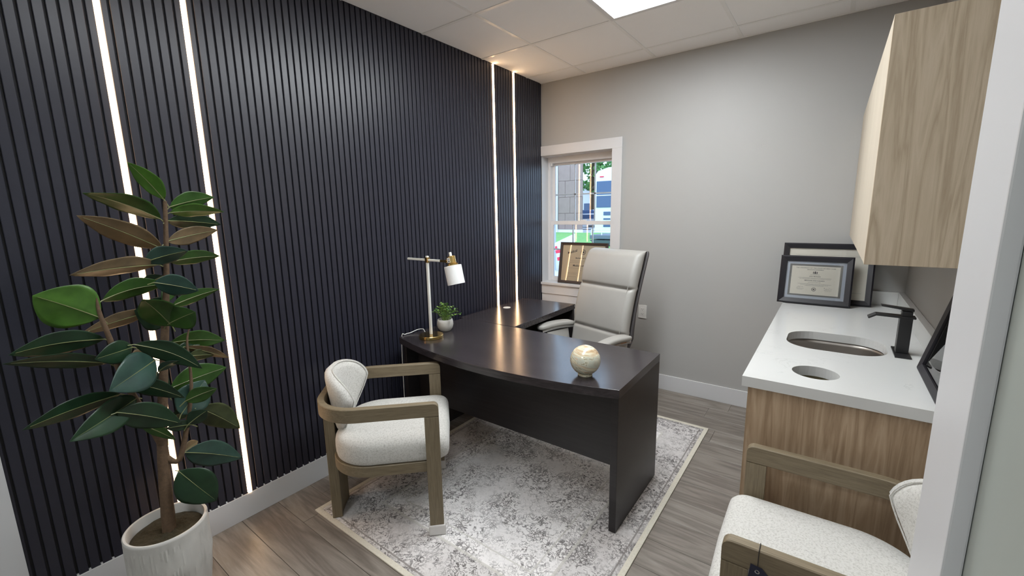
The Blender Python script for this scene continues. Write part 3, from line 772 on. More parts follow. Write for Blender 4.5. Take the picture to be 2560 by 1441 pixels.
def small_leaf():
    bm = bmesh.new(); s = 0.0135
    o_ = [(0,0),(0.35,-0.4),(0.75,-0.38),(1.0,0),(0.75,0.38),(0.35,0.4)]
    vs = [bm.verts.new((a*s, b*s, 0.0016-0.003*abs(b))) for a, b in o_]
    m1 = bm.verts.new((0.55*s, 0, -0.0008))
    for i in range(6): bm.faces.new((vs[i], vs[(i+1) % 6], m1))
    return bm
first = None; cnt = 0
for c_ in tips:
    for k in range(2, len(c_)):
        for s in range(1 if k < 5 else 2):
            if cnt >= 285: break
            if first is None:
                dark = obj('leaf', small_leaf(), M['leafsmalldark'], pp, norm=False); dark.location = (0.01, 0, 0.085); o = obj('leaf', small_leaf(), M['leafsmall'], pp, norm=False); first = o
            else:
                o = bpy.data.objects.new('leaf', (first if rnd.random() < 0.55 else dark).data); C.objects.link(o); o.parent = pp
            o.location = c_[k]; sc = rnd.uniform(0.8, 1.5); o.scale = (sc, sc, sc)
            o.rotation_euler = (rnd.uniform(-0.6,0.6), rnd.uniform(-0.8,0.4), rnd.uniform(0, 2*PI)); cnt += 1

# ============================================================ STONE BALL
ball = thing('stone_ball', 'polished cream stone ball with brown veins on the desk', 'ornament', (1.400, -1.800, DT))
obj('ring_base', lathe([(0.024,0.0),(0.034,0.0),(0.036,0.004),(0.033,0.010),(0.026,0.010),(0.023,0.005)], 32, cap=False), M['onyx'], ball, smooth=40)
bm = bmesh.new(); bmesh.ops.create_uvsphere(bm, u_segments=48, v_segments=32, radius=0.0735); 
o = obj('sphere', bm, M['onyx'], ball, smooth='all', loc=(0,0,0.0735+0.0035), rot=(0.2, 0.1, 2.1))

# ============================================================ OFFICE CHAIR
oc = thing('office_chair', 'pale grey leather high-back office chair behind the desk', 'chair', (0.90, -0.86, 0), math.radians(-17.5))
def spine(z):
    t = (z-0.46)/0.79
    return 0.165+0.20*t+0.025*math.sin(t*PI)*-1
def back_rings(w0, t, zs, y_off, seam=True, crown=0.0):
    rings = []
    for z in zs:
        wd = w0*(1-0.015*max(0, (z-1.05)/0.2)**2)
        th = t
        if seam:
            for s_, d_ in ((0.665, 0.9), (0.985, 0.9)):
                th -= t*0.30*math.exp(-((z-s_)/0.010)**2)
            th += t*0.12*math.sin(PI*min(1, max(0, (z-0.665)/0.32)))+t*0.2*math.sin(PI*min(1, max(0, (z-0.985)/0.25)))
        u = (z-zs[0])/(zs[-1]-zs[0])
        e = min(1, max(0.0, (zs[-1]-z)/0.035)); sh = math.sqrt(max(0.0, 1-(1-e)**2))
        th2 = th*(0.25+0.75*sh); wd2 = wd*(0.965+0.035*sh)
        yb = spine(z)+y_off
        ring = []
        for a, b in rrect(wd2, th2, min(th2*0.46, 0.04), 5):
            bulge = -0.010*(1-(2*a/wd2)**2) if b < 0 else 0
            ring.append((a, yb+b+th2*0+(t-th2)/2+bulge, z))
        rings.append(ring)
    return rings
zs = [0.45+0.80*i/90 for i in range(91)]
bm = bmesh.new(); loft(bm, back_rings(0.525, 0.085, zs, 0.0)); 
obj('backrest', bm, M['leather'], oc, smooth='all', loc=(-0.012,0,0))
zs2 = [0.40+0.845*i/50 for i in range(51)]
bm = bmesh.new()
rings = []
for z in zs2:
    wd = 0.527*(1-0.015*max(0, (z-1.05)/0.2)**2)*(1-0.25*max(0, (0.62-z)/0.2)); th = 0.020+0.045*max(0, (0.80-z)/0.4)
    e = min(1, max(0.0, (zs2[-1]-z)/0.03)); wd *= 0.965+0.035*math.sqrt(max(0, 1-(1-e)**2))
    rings.append([(a, spine(z)+0.048+th/2+b, z) for a, b in rrect(wd, th, th*0.45, 4)])
loft(bm, rings); obj('back_shell', bm, M['shell'], oc, smooth=50, loc=(-0.012,0,0))
# welts: stitched seams along the sides of the backrest
for s in (-1, 1):
    bm = bmesh.new(); tube(bm, [(s*0.226-0.012, spine(z)-0.0475, z) for z in zs[6:86:4]], 0.0018, 6)
    obj('seam', bm, M['leather'], oc, smooth=True)
bm = bmesh.new()
rings = []
for i in range(25):
    t = i/24; yy = -0.27+0.50*t; e = min(t, 1-t)*24/4; sh = math.sqrt(max(0.0, 1-(1-min(1, e))**2)) if e < 1 else 1
    w = 0.50*(0.90+0.10*sh); h = 0.11*(0.35+0.65*sh)
    rings.append([(a, yy, 0.435+b+0.012*math.cos(PI*a/0.5)) for a, b in rrect(w, h, h*0.42, 4)])
loft(bm, rings); obj('seat', bm, M['leather'], oc, smooth='all')
bm = bmesh.new(); add_box(bm, (-0.22,-0.20,0.352),(0.22,0.22,0.376), 0, 0.008); add_box(bm, (-0.03,0.20,0.36),(0.03,0.29,0.385), 0, 0.005); obj('seat_plate', bm, M['shell'], oc)
for s in (-1, 1):
    bm = bmesh.new(); rings = []
    for i in range(21):
        t = i/20; yy = -0.165+0.335*t; e = min(t, 1-t)*5; sh = math.sqrt(max(0.0, 1-(1-min(1, e))**2))
        w = 0.078*(0.55+0.45*sh)+0.012*t; h = 0.036*(0.6+0.4*sh)
        rings.append([(s*(0.286+0.02*(1-t))+a, yy, 0.660+b+0.012*math.sin(t*PI)) for a, b in rrect(w, h, h*0.4, 4)])
    loft(bm, rings); ap = obj('armrest', bm, M['leather'], oc, smooth='all')
    bm = bmesh.new(); rings = []
    for i in range(13):
        t = i/12; yy = -0.15+0.31*t
        rings.append([(s*(0.286+0.02*(1-t))+a, yy, 0.632+b+0.012*math.sin(t*PI)) for a, b in rrect(0.062, 0.020, 0.006, 3)])
    loft(bm, rings); obj('arm_bracket', bm, M['chrome'], oc, smooth=40)
    bm = bmesh.new(); rings = []
    for i in range(9):
        t = i/8; z = 0.375+0.245*t
        rings.append([(s*(0.262+0.022*t)+a, 0.01+0.0*t+b, z) for a, b in rrect(0.022, 0.26-0.04*t, 0.009, 3)])
    loft(bm, rings); obj('arm_panel', bm, M['leather'], oc, smooth=40)
obj('arm_tag', box((0.3225, 0.02, 0.640), (0.3245, 0.10, 0.672), 0.0005), plain('brown_paper_tag', (0.30, 0.19, 0.12), rough=0.7), oc)
bm = lathe([(0.028,0.090),(0.030,0.10),(0.030,0.20),(0.018,0.205),(0.018,0.352)], 20); obj('gas_lift', bm, M['chrome'], oc, smooth=40)
for k in range(5):
    a = 2*PI*k/5+0.3
    bm = bmesh.new(); d = Vector((math.cos(a), math.sin(a), 0)); q = Vector((-math.sin(a), math.cos(a), 0))
    loft(bm, [[d*r+q*(sx*w)+Vector((0,0,z+sz*h)) for sx, sz in ((-1,-1),(1,-1),(1,1),(-1,1))] for r, w, z, h in ((0.02,0.022,0.105,0.018),(0.15,0.018,0.100,0.014),(0.30,0.013,0.082,0.010))])
    lg = obj('leg', bm, M['chrome'], oc, bevel=0.003)
    bm = bmesh.new()
    for sx in (-1, 1): tube(bm, [d*0.295+q*(sx*0.008)+Vector((0,0,0.036)), d*0.295+q*(sx*0.026)+Vector((0,0,0.036))], 0.0265, 16)
    tube(bm, [d*0.295+Vector((0,0,0.040)), d*0.295+Vector((0,0,0.080))], 0.006, 8)
    obj('castor', bm, M['castor'], lg, smooth=40)

# ============================================================ GUEST CHAIRS
CW, CF, CB, CR = 0.290, 0.288, -0.288, 0.205     # half width, front, back, back corner radius
def upath(hw, yf, yb, r, n=12):
    """U open to the front, right side first (x = +hw) then round the back to x = -hw"""
    o = [(hw, yf), (hw, (yf+yb+r)/2), (hw, yb+r)]
    for i in range(1, n+1):
        a = PI/2*i/n; o.append((hw-r+r*math.cos(a), yb+r-r*math.sin(a)))
    for i in range(n+1):
        a = PI/2+PI/2*i/n
        q = (-hw+r+r*math.cos(a), yb+r-r*math.sin(a))
        if q != o[-1]: o.append(q)
    o += [(-hw, (yf+yb+r)/2), (-hw, yf)]
    return o
def sweep_u(bm, path, half_t, z0, z1, e=0.004, round_front=0.0):
    P_ = [Vector((a, b, 0)) for a, b in path]; rings = []
    for i, p in enumerate(P_):
        t = (P_[min(i+1, len(P_)-1)]-P_[max(i-1, 0)]).normalized(); nrm = Vector((-t.y, t.x, 0))
        sec = [(-half_t, z0+e), (-half_t+e, z0), (half_t-e, z0), (half_t, z0+e), (half_t, z1-e), (half_t-e, z1), (-half_t+e, z1), (-half_t, z1-e)]
        rings.append([p+nrm*a+Vector((0,0,z)) for a, z in sec])
    loft(bm, rings)
AZ0, AZ1, AT = 0.610, 0.676, 0.0155
def make_guest_chair():
    t = bpy.data.objects.new('guest_chair', None); C.objects.link(t); t.empty_display_size = 0.1
    # arm band with rounded front corners
    bm = bmesh.new()
    pth = upath(CW-AT, CF-0.024, CB+AT, CR-AT)
    P_ = [Vector((a, b, 0)) for a, b in pth]
    rings = []; e = 0.003
    def sec_ring(p, nrm, z0, z1):
        s_ = [(-AT, z0+e), (-AT+e, z0), (AT-e, z0), (AT, z0+e), (AT, z1-e), (AT-e, z1), (-AT+e, z1), (-AT, z1-e)]
        return [p+nrm*a+Vector((0,0,z)) for a, z in s_]
    cap_n = 5
    fr = []
    for i in range(cap_n+1):
        a = PI/2*i/cap_n; fr.append((0.024*math.cos(a), 0.024*(1-math.sin(a))))    # dy beyond, dz down
    for dy, dz in fr[:-1]: rings.append(sec_ring(P_[0]+Vector((0,dy,0)), Vector((-(0),0,0))+Vector((1,0,0)), AZ0, AZ1-dz))
    for i, p in enumerate(P_):
        tt_ = (P_[min(i+1, len(P_)-1)]-P_[max(i-1, 0)]).normalized(); rings.append(sec_ring(p, Vector((-tt_.y, tt_.x, 0)), AZ0, AZ1))
    for dy, dz in reversed(fr[:-1]): rings.append(sec_ring(P_[-1]+Vector((0,dy,0)), Vector((-1,0,0)), AZ0, AZ1-dz))
    loft(bm, rings); obj('arm_band', bm, M['chairwood'], t, smooth=30)
    for s in (-1, 1):
        x = s*(CW-AT); b = box((x-AT, CF-0.066, 0.040), (x+AT, CF, AZ0-0.0003), 0.003)
        lg = obj('leg', b, M['chairwoodz'], t)
        lg['label'] = 'front leg standing in a milky plastic foot wrap'
        obj('foot_wrap', box((x-AT-0.006, CF-0.073, 0.0), (x+AT+0.006, CF+0.007, 0.052), 0.006), M['clearplastic'], lg)
    # single curved rear leg
    bm = bmesh.new(); rings = []
    for z in (0.0, 0.03, 0.3, AZ0-0.0003):
        rr = []
        for i in range(9): a = -0.085+0.17*i/8; rr.append((a, CB+0.002+0.9*a*a, z))
        for i in range(8, -1, -1): a = -0.085+0.17*i/8; rr.append((a*0.93, CB+0.050+0.9*a*a, z))
        rings.append(rr)
    loft(bm, rings); lg = obj('leg', bm, M['chairwoodz'], t, bevel=0.003)
    # seat rail
    bm = bmesh.new(); sweep_u(bm, upath(CW-0.045, CF-0.02, CB+0.062, 0.185), 0.014, 0.318, 0.372, 0.003)
    add_box(bm, (-CW+0.060, CF-0.050, 0.318), (CW-0.060, CF-0.020, 0.372), 0, 0.003)
    obj('seat_rail', bm, M['chairwood'], t, smooth=30)
    # seat cushion
    out = []
    hw, yf, yb, r = 0.261, CF+0.040, CB+0.060, 0.19
    for i in range(9):
        a = PI/2*i/8; out.append((hw-0.055+0.055*math.cos(PI/2-a) if False else hw-0.055+0.055*math.sin(a), yf-0.055+0.055*math.cos(a)))
    out += [(hw, yf-0.16), (hw, yb+r+0.06)]
    for i in range(15):
        a = PI/2*i/14; out.append((hw-r+r*math.cos(a), yb+r-r*math.sin(a)))
    left = [(-a, b) for a, b in reversed(out)]
    out = out+[(0.0, yb)]+left+[(0.0, yf+0.004)]
    cen = Vector((0, 0.02, 0))
    bm = bmesh.new(); rings = []
    prof = [(0.90, 0.3725), (0.955, 0.374), (0.985, 0.382), (1.0, 0.400), (1.004, 0.425), (1.0, 0.450), (0.985, 0.468), (0.955, 0.481), (0.90, 0.490), (0.80, 0.496), (0.60, 0.501), (0.35, 0.504), (0.12, 0.505)]
    for sc, z in prof: rings.append([(cen.x+(a-cen.x)*sc, cen.y+(b-cen.y)*sc, z) for a, b in out])
    loft(bm, rings); obj('seat_cushion', bm, M['boucle'], t, smooth='all')
    # backrest: egg-shaped pad wrapped round the inside of the band
    def bpos(s, off):
        """point on the back curve at arc length s (0 = centre), off metres to the inside"""
        r = 0.252-off; cy = CB+0.034+0.252; a = s/0.252
        return Vector((r*math.sin(a), cy-r*math.cos(a)))
    bm = bmesh.new(); NT, NR = 48, 9; rings = []
    def outline(th):
        c_, s_ = math.cos(th), math.sin(th)
        z = 0.645+(0.147 if s_ > 0 else 0.205)*math.copysign(abs(s_)**0.85, s_)
        wmax = 0.285
        k = (z-0.44)/0.36
        w = wmax*(0.42+0.58*min(1, max(0, (k-0.02)/0.62))**0.9)
        return math.copysign(abs(c_)**0.75, c_)*w, z
    T = 0.034
    for side in (1, -1):
        for i in range(NR+1):
            rr = (i/NR) if side == 1 else 1-i/NR
            if side == -1 and i == 0: continue
            if rr == 0: rr = 0.02
            th_ = T*(1-rr**8)**0.5
            ring = []
            for k in range(NT):
                a, z = outline(2*PI*k/NT)
                s_ = a*rr; zz = 0.645+(z-0.645)*rr
                off = 0.030+side*th_*(1.0 if side == 1 else 0.8)+0.02*max(0, (0.62-zz)/0.2)
                q = bpos(s_, off); rec = -0.030*max(0, (zz-0.62)/0.22)
                ring.append((q.x, q.y+rec, zz))
            rings.append(ring)
    loft(bm, rings); bk = obj('backrest', bm, M['boucle'], t, smooth='all')
    bm = bmesh.new(); pts_ = []
    for side_off in (0.5,):
        for k in range(NT+1):
            a, z = outline(2*PI*k/NT); z = 0.645+(z-0.645)*0.965; q = bpos(a*0.965, 0.030+T*0.50+0.02*max(0, (0.62-z)/0.2)); pts_.append((q.x, q.y-0.030*max(0, (z-0.62)/0.22), z))
    tube(bm, pts_, 0.0026, 6); obj('piping', bm, M['boucle'], bk, smooth=True)
    return t
def copy_tree(o, parent=None):
    c = o.copy(); C.objects.link(c)
    if parent is not None: c.parent = parent
    for ch in list(o.children): copy_tree(ch, c)
    return c
gc = make_guest_chair()
GROUP = 'cream and oak guest chairs'
tag(gc, 'cream barrel guest chair with an oak frame standing left of the desk', 'chair', GROUP)
gc2 = copy_tree(gc)
tag(gc2, 'cream barrel guest chair with an oak frame beside the sink cabinet', 'chair', GROUP)
gc.location = (0.520, -2.339, 0.0085); gc.rotation_euler = (0, 0, math.radians(-44.8))
gc2.location = (2.426, -2.170, 0.0); gc2.rotation_euler = (0, 0, math.radians(92.0))
# hang tag on the nearer arm of the second chair
ht = thing('hang_tag', 'navy card tag with a metal eyelet hanging from the chair arm', 'tag', (2.234, -2.4685, 0.642))
bm = bmesh.new()
lp = [(0, 0.016, 0.0), (0, 0.012, -0.01), (0, -0.002, -0.036)]
lp = [(0,-0.0005,-0.022), (0,-0.0005,0.01), (0,0.0,0.0355), (0,0.006,0.0370), (0,0.030,0.0370), (0,0.0352,0.030), (0,0.0355,-0.033), (0,0.030,-0.036), (0,0.008,-0.036), (0,-0.0005,-0.026)]
tube(bm, lp, 0.0009, 5); obj('string', bm, M['cord'], ht)
bm = bmesh.new()
sh = [(-0.012,-0.012), (0.008,-0.010), (0.022,-0.030), (0.010,-0.11), (-0.034,-0.10), (-0.018,-0.016)]
sh = [(-0.016,-0.008),(0.010,-0.010),(0.030,-0.030),(0.030,-0.115),(-0.026,-0.110)]
loft(bm, [[(a, -0.0030, z) for a, z in sh], [(a, -0.0014, z) for a, z in sh]]); cd = obj('card', bm, M['tag'], ht)
bm = bmesh.new(); loft(bm, [[(0.0+r*math.cos(2*PI*i/20), y_, -0.024+r*math.sin(2*PI*i/20)) for i in range(20)] for r, y_ in ((0.0035,-0.0031),(0.0055,-0.0036),(0.0055,-0.0031))], cap=False)
obj('eyelet', bm, M['chrome'], cd)
obj('price_card', box((0.004, -0.0012, -0.13), (0.060, -0.0004, -0.026)), M['plastic'], ht)
# ============================================================ SINK CABINET, COUNTER
cab = thing('base_cabinet', 'brown oak base cabinet under the white sink counter', 'cabinet', (2.41, -0.92, 0))
CX0, CY0 = 2.104, -1.822
wpart('end_panel', box((CX0, CY0, 0.001), (XR-0.002, CY0+0.019, 0.868)), M['walnut'], cab, bevel=0.0008)
wpart('body', box((CX0+0.022, CY0+0.0195, 0.10), (XR-0.002, -0.62, 0.60)), M['tancab'], cab)
wpart('body', box((CX0+0.022, -0.6195, 0.10), (XR-0.002, -0.002, 0.866)), M['tancab'], cab)
bm = bmesh.new()
add_box(bm, (CX0+0.022, CY0+0.0195, 0.6005), (CX0+0.038, -0.6195, 0.866)); add_box(bm, (XR-0.02, CY0+0.0195, 0.6005), (XR-0.002, -0.6195, 0.866))
wpart('side_rail', bm, M['tancab'], cab)
wpart('toe_kick', box((CX0+0.075, CY0+0.0195, 0.001), (CX0+0.09, -0.002, 0.0995)), M['walnut'], cab)
for i in range(3):
    y0 = CY0+0.001+i*0.6073
    d = wpart('door', box((CX0+0.001, y0+0.0195 if i == 0 else y0, 0.102), (CX0+0.0205, y0+0.604, 0.864)), M['walnut'], cab, bevel=0.0008)
    wpart('handle', box((CX0-0.012, y0+0.30, 0.80), (CX0+0.0005, y0+0.42, 0.808), 0.002), M['black'], d)

ctr = thing('countertop', 'white quartz sink countertop with an oval sink and a round hole', 'countertop', (2.40, -0.92, 0.87))
TX0, TX1, TY0, TY1, TZ0, TZ1 = 2.084, XR-0.002, -1.840, -0.002, 0.8702, 0.910
def rr_pts(x0, y0, x1, y1, r, n):
    cx, cy = (x0+x1)/2, (y0+y1)/2
    return [(cx+a, cy+b) for a, b in rrect(x1-x0, y1-y0, r, n)]
SX0, SY0, SX1, SY1 = 2.178, -1.316, 2.552, -0.980
sink_o = rr_pts(SX0, SY0, SX1, SY1, 0.120, 10)
HCX, HCY, HR = 2.307, -1.652, 0.076
hole_o = [(HCX+HR*math.cos(2*PI*i/40), HCY+HR*math.sin(2*PI*i/40)) for i in range(40)]
def plate_with_holes(outer, holes, z0, z1):
    """flat plate with straight-sided holes, filled top and bottom"""
    bm = bmesh.new()
    for z in (z0, z1):
        es = []
        for lp in [outer]+holes:
            vs = [bm.verts.new((a, b, z)) for a, b in lp]
            es += [bm.edges.new((vs[i], vs[(i+1) % len(vs)])) for i in range(len(vs))]
        bmesh.ops.triangle_fill(bm, use_beauty=True, use_dissolve=False, edges=es)
    for lp in [outer]+holes:
        n = len(lp)
        a = [bm.verts.new((p[0], p[1], z0)) for p in lp]; b = [bm.verts.new((p[0], p[1], z1)) for p in lp]
        for i in range(n): bm.faces.new((a[i], a[(i+1) % n], b[(i+1) % n], b[i]))
    bmesh.ops.remove_doubles(bm, verts=bm.verts, dist=1e-5)
    return bm
wpart('slab', plate_with_holes([(TX0,TY0),(TX1,TY0),(TX1,TY1),(TX0,TY1)], [sink_o, hole_o], TZ0, TZ1), M['quartz'], ctr)
wpart('backsplash', box((TX0+0.002, -0.022, TZ1+0.0003), (TX1-0.030, -0.002, TZ1+0.088), 0.0015), M['quartz'], ctr)
wpart('backsplash', box((TX1-0.0298, TY0, TZ1+0.0003), (TX1, -0.002, TZ1+0.088), 0.0015), M['quartz'], ctr)
# sink bowl hung under the slab
sk = thing('sink', 'stainless steel undermount sink bowl in the counter', 'sink', (2.365, -1.148, 0.87))
bm = bmesh.new(); e = 0.008
cx, cy = (SX0+SX1)/2, (SY0+SY1)/2
rings = [[(cx+(a-cx)*s, cy+(b-cy)*s, z) for a, b in sink_o] for s, z in ((1.06, 0.8696), (1.06, 0.8680), (1.03, 0.8680), (1.02, 0.85), (1.0, 0.72), (0.96, 0.675), (0.85, 0.662), (0.20, 0.652))]
rings += [[(cx+(a-cx)*s, cy+(b-cy)*s, z) for a, b in sink_o] for s, z in ((0.20, 0.649), (0.86, 0.659), (0.97, 0.672), (1.012, 0.718), (1.035, 0.866))]
loft(bm, rings, cap=False)
wpart('bowl', bm, M['steel'], sk, smooth='all')
bm = lathe([(0.0405,0.6525),(0.040,0.6565),(0.030,0.6555),(0.001,0.6525)], 24); bmesh.ops.translate(bm, verts=bm.verts, vec=(cx, cy, 0)); wpart('drain', bm, M['chrome'], sk, smooth=40)
# waste chute below the round hole
wc = thing('trash_chute', 'dark round waste opening cut through the counter', 'chute', (HCX, HCY, 0.62))
bm = bmesh.new(); loft(bm, [circle(r, z, 40) for r, z in ((0.079, 0.2498), (0.079, 0.02), (0.077, 0.02), (0.077, 0.2498))], cap=False)
obj('liner', bm, plain('chute_brown', (0.10, 0.085, 0.045), rough=0.6), wc, smooth=40)

# faucet
fc = thing('faucet', 'matte black square waterfall faucet behind the sink', 'faucet', (2.596, -1.185, TZ1+0.0002))
obj('base_plate', box((-0.027, -0.085, 0), (0.026, 0.085, 0.006), 0.001), M['black'], fc)
obj('column', box((-0.021, -0.023, 0.0062), (0.021, 0.023, 0.158), 0.002), M['black'], fc)
bm = bmesh.new()
sec = [(-0.024, 0.158), (0.030, 0.158), (0.030, 0.166), (-0.100, 0.168), (-0.127, 0.150), (-0.122, 0.144), (-0.098, 0.160)]
loft(bm, [[(a, -0.024, z) for a, z in sec], [(a, 0.024, z) for a, z in sec]]); obj('spout', bm, M['black'], fc, bevel=0.001)
obj('valve_block', box((-0.016, -0.019, 0.1665), (0.019, 0.019, 0.188), 0.002), M['black'], fc)
bm = bmesh.new(); sec = [(0.022, 0.1885), (0.022, 0.198), (-0.085, 0.208), (-0.085, 0.202)]
loft(bm, [[(a, -0.017, z) for a, z in sec], [(a, 0.017, z) for a, z in sec]]); obj('handle', bm, M['black'], fc, bevel=0.001)

# wall cabinet
uc = thing('wall_cabinet', 'light oak wall cabinet hung above the sink counter', 'cabinet', (2.56, -0.90, 1.352))
UX, UY, UZ0, UZ1 = 2.404, -1.792, 1.352, 2.103
wpart('body', box((UX+0.020, UY+0.019, UZ0), (XR-0.001, -0.001, UZ1)), M['oak'], uc, bevel=0.0008)
wpart('end_panel', box((UX, UY, UZ0-0.001), (XR-0.001, UY+0.0185, UZ1+0.001)), M['oak'], uc, bevel=0.0008)
for i in range(3):
    a = UY+0.019+i*0.5907; wpart('door', box((UX, a, UZ0+0.001), (UX+0.0195, a+0.5895, UZ1-0.001)), M['oakdoor'], uc, bevel=0.0008)

# ============================================================ FRAMED CERTIFICATES
def picture_frame(name, label, w, h, bw, depth, fmat, loc, rot, group=None):
    """local: x across, z up from the bottom edge, front faces -y"""
    t = thing(name, label, 'picture frame', loc); t.rotation_euler = rot
    if group: t['group'] = group
    bm = bmesh.new()
    o_ = [(-w/2,0),(w/2,0),(w/2,h),(-w/2,h)]; i_ = [(-w/2+bw,bw),(w/2-bw,bw),(w/2-bw,h-bw),(-w/2+bw,h-bw)]
    m_ = [(-w/2+bw*0.25,bw*0.25),(w/2-bw*0.25,bw*0.25),(w/2-bw*0.25,h-bw*0.25),(-w/2+bw*0.25,h-bw*0.25)]
    loft(bm, [[(a,0,z) for a,z in o_], [(a,-depth*0.8,z) for a,z in o_], [(a,-depth,z) for a,z in m_], [(a,-depth*0.72,z) for a,z in i_], [(a,-0.003,z) for a,z in i_]], cap=False)
    obj('moulding', bm, fmat, t, smooth=20)
    obj('backing', box((-w/2+0.003, 0.0, 0.003), (w/2-0.003, 0.003, h-0.003)), M['castor'], t)
    return t, (w/2-bw, bw, h-bw)
def lines(parent, y, specs, mat):
    """rows of fine print too small to read: thin broken strokes"""
    bm = bmesh.new(); rnd = random.Random(3)
    for x0, x1, z, th in specs:
        x = x0
        while x < x1:
            w_ = rnd.uniform(0.003, 0.010); add_box(bm, (x, y, z-th/2), (min(x+w_, x1), y+0.0002, z+th/2)); x += w_+0.0018
    return obj('fine_print', bm, mat, parent)
# front diploma on the counter
FW, FH = 0.392, 0.318
t, (ix, iz0, iz1) = picture_frame('picture_frame', 'black framed diploma with a silver mat, in front on the sink counter', FW, FH, 0.036, 0.026, M['frame'], (2.246, -0.236, TZ1+0.0005), (math.radians(-12), 0, 0))
obj('outer_mat', box((-ix, -0.0045, iz0), (ix, -0.0031, iz1)), M['mat_silver'], t)
obj('inner_mat', box((-ix+0.018, -0.0060, iz0+0.018), (ix-0.018, -0.0046, iz1-0.018)), M['mat_grey'], t)
dp = obj('diploma', box((-ix+0.030, -0.0066, iz0+0.028), (ix-0.030, -0.0061, iz1-0.030)), M['paper'], t)
cz = (iz0+iz1)/2; yt = -0.0068
def T(s, size, z, x=0, bold=0.0, mat=None, parent=None, shear=0.0, align='CENTER'):
    return text('lettering', s, size, mat or M['ink'], parent, (x, yt, z), (PI/2, 0, 0), align, 0.0, bold, shear)
T('THE UNIVERSITY OF THE STATE OF NEW YORK', 0.0100, iz1-0.046, parent=dp)
T('EDUCATION DEPARTMENT', 0.0072, iz1-0.056, bold=0.0001, parent=dp)
T('BE IT KNOWN THAT', 0.0052, iz1-0.088, parent=dp)
T('JODY MORGAN', 0.0085, iz1-0.100, bold=0.0001, parent=dp)
T('HAVING GIVEN SATISFACTORY EVIDENCE OF THE COMPLETION OF PROFESSIONAL', 0.0047, iz1-0.109, parent=dp)
T('AND OTHER REQUIREMENTS PRESCRIBED BY LAW IS QUALIFIED TO PRACTICE', 0.0047, iz1-0.115, parent=dp)
T('MEDICINE AND SURGERY', 0.0095, iz1-0.128, bold=0.0001, parent=dp)
T('IN THE STATE OF NEW YORK', 0.0050, iz1-0.138, parent=dp)
lines(dp, yt, [(-0.09, 0.09, iz1-0.147, 0.0012), (-0.075, 0.075, iz1-0.153, 0.0012), (-0.05, 0.05, iz1-0.159, 0.0012), (-0.095, -0.055, iz1-0.180, 0.0010), (-0.09, -0.06, iz1-0.186, 0.0008), (0.055, 0.095, iz1-0.183, 0.0010), (0.06, 0.09, iz1-0.189, 0.0008)], M['ink'])
bm = bmesh.new()      # state arms: shield with two supporters
add_box(bm, (-0.005, yt, iz1-0.078), (0.005, yt+0.0002, iz1-0.068)); add_box(bm, (-0.012, yt, iz1-0.078), (-0.008, yt+0.0002, iz1-0.066)); add_box(bm, (0.008, yt, iz1-0.078), (0.012, yt+0.0002, iz1-0.066)); add_box(bm, (-0.013, yt, iz1-0.0805), (0.013, yt+0.0002, iz1-0.079)); add_box(bm, (-0.003, yt, iz1-0.066), (0.003, yt+0.0002, iz1-0.062))
obj('coat_of_arms', bm, M['ink'], dp)
def ring_mark(parent, x, z, r, mat, y_):
    bm = bmesh.new()
    for ro, ri in ((r, r*0.86), (r*0.62, r*0.55), (r*0.34, 0.0001)):
        n = 28; a = [bm.verts.new((x+ro*math.cos(2*PI*i/n), y_, z+ro*math.sin(2*PI*i/n))) for i in range(n)]; b_ = [bm.verts.new((x+ri*math.cos(2*PI*i/n), y_, z+ri*math.sin(2*PI*i/n))) for i in range(n)]
        for i in range(n): bm.faces.new((a[i], a[(i+1)%n], b_[(i+1)%n], b_[i]))
    for i in range(24):
        a = 2*PI*i/24; c_ = Vector((x+r*0.74*math.cos(a), y_, z+r*0.74*math.sin(a))); add_box(bm, c_+Vector((-r*0.05,0,-r*0.05)), c_+Vector((r*0.05,0.0001,r*0.05)))
    return obj('seal', bm, mat, parent)
ring_mark(dp, 0.0, iz1-0.182, 0.0125, M['ink'], yt)
def scribble(parent, x, z, s, y_, seed):
    rnd = random.Random(seed); pts = [(x+s*(i/14-0.5)*2+rnd.uniform(-.1,.1)*s, y_, z+rnd.uniform(-0.35,0.45)*s*(1.2-i/14)) for i in range(15)]
    bm = bmesh.new(); tube(bm, smooth_path(pts, 3), 0.00035, 4); return obj('signature', bm, M['ink'], parent)
scribble(dp, -0.075, iz1-0.170, 0.017, yt-0.0002, 4); scribble(dp, 0.076, iz1-0.174, 0.021, yt-0.0002, 9)
obj('glazing', box((-ix, -0.0115, iz0), (ix, -0.0095, iz1)), M['fglass'], t)

# larger one behind it
t, (ix, iz0, iz1) = picture_frame('picture_frame', 'larger black framed certificate leaning behind the silver-matted diploma', 0.497, 0.396, 0.034, 0.024, M['frame'], (2.300, -0.135, TZ1+0.0005), (math.radians(-13), 0, 0))
pc = obj('certificate', box((-ix, -0.0045, iz0), (ix, -0.0031, iz1)), M['paper'], t)
bm = bmesh.new(); add_box(bm, (-ix+0.03, -0.0049, iz1-0.052), (ix-0.02, -0.0047, iz1-0.0512)); add_box(bm, (-ix+0.04, -0.0049, iz1-0.044), (ix-0.03, -0.0047, iz1-0.0434)); add_box(bm, (ix-0.07, -0.0049, iz0+0.045), (ix-0.02, -0.0047, iz0+0.0456))
obj('ruled_line', bm, M['ink'], pc)
obj('glazing', box((-ix, -0.0105, iz0), (ix, -0.0085, iz1)), M['fglass'], t)

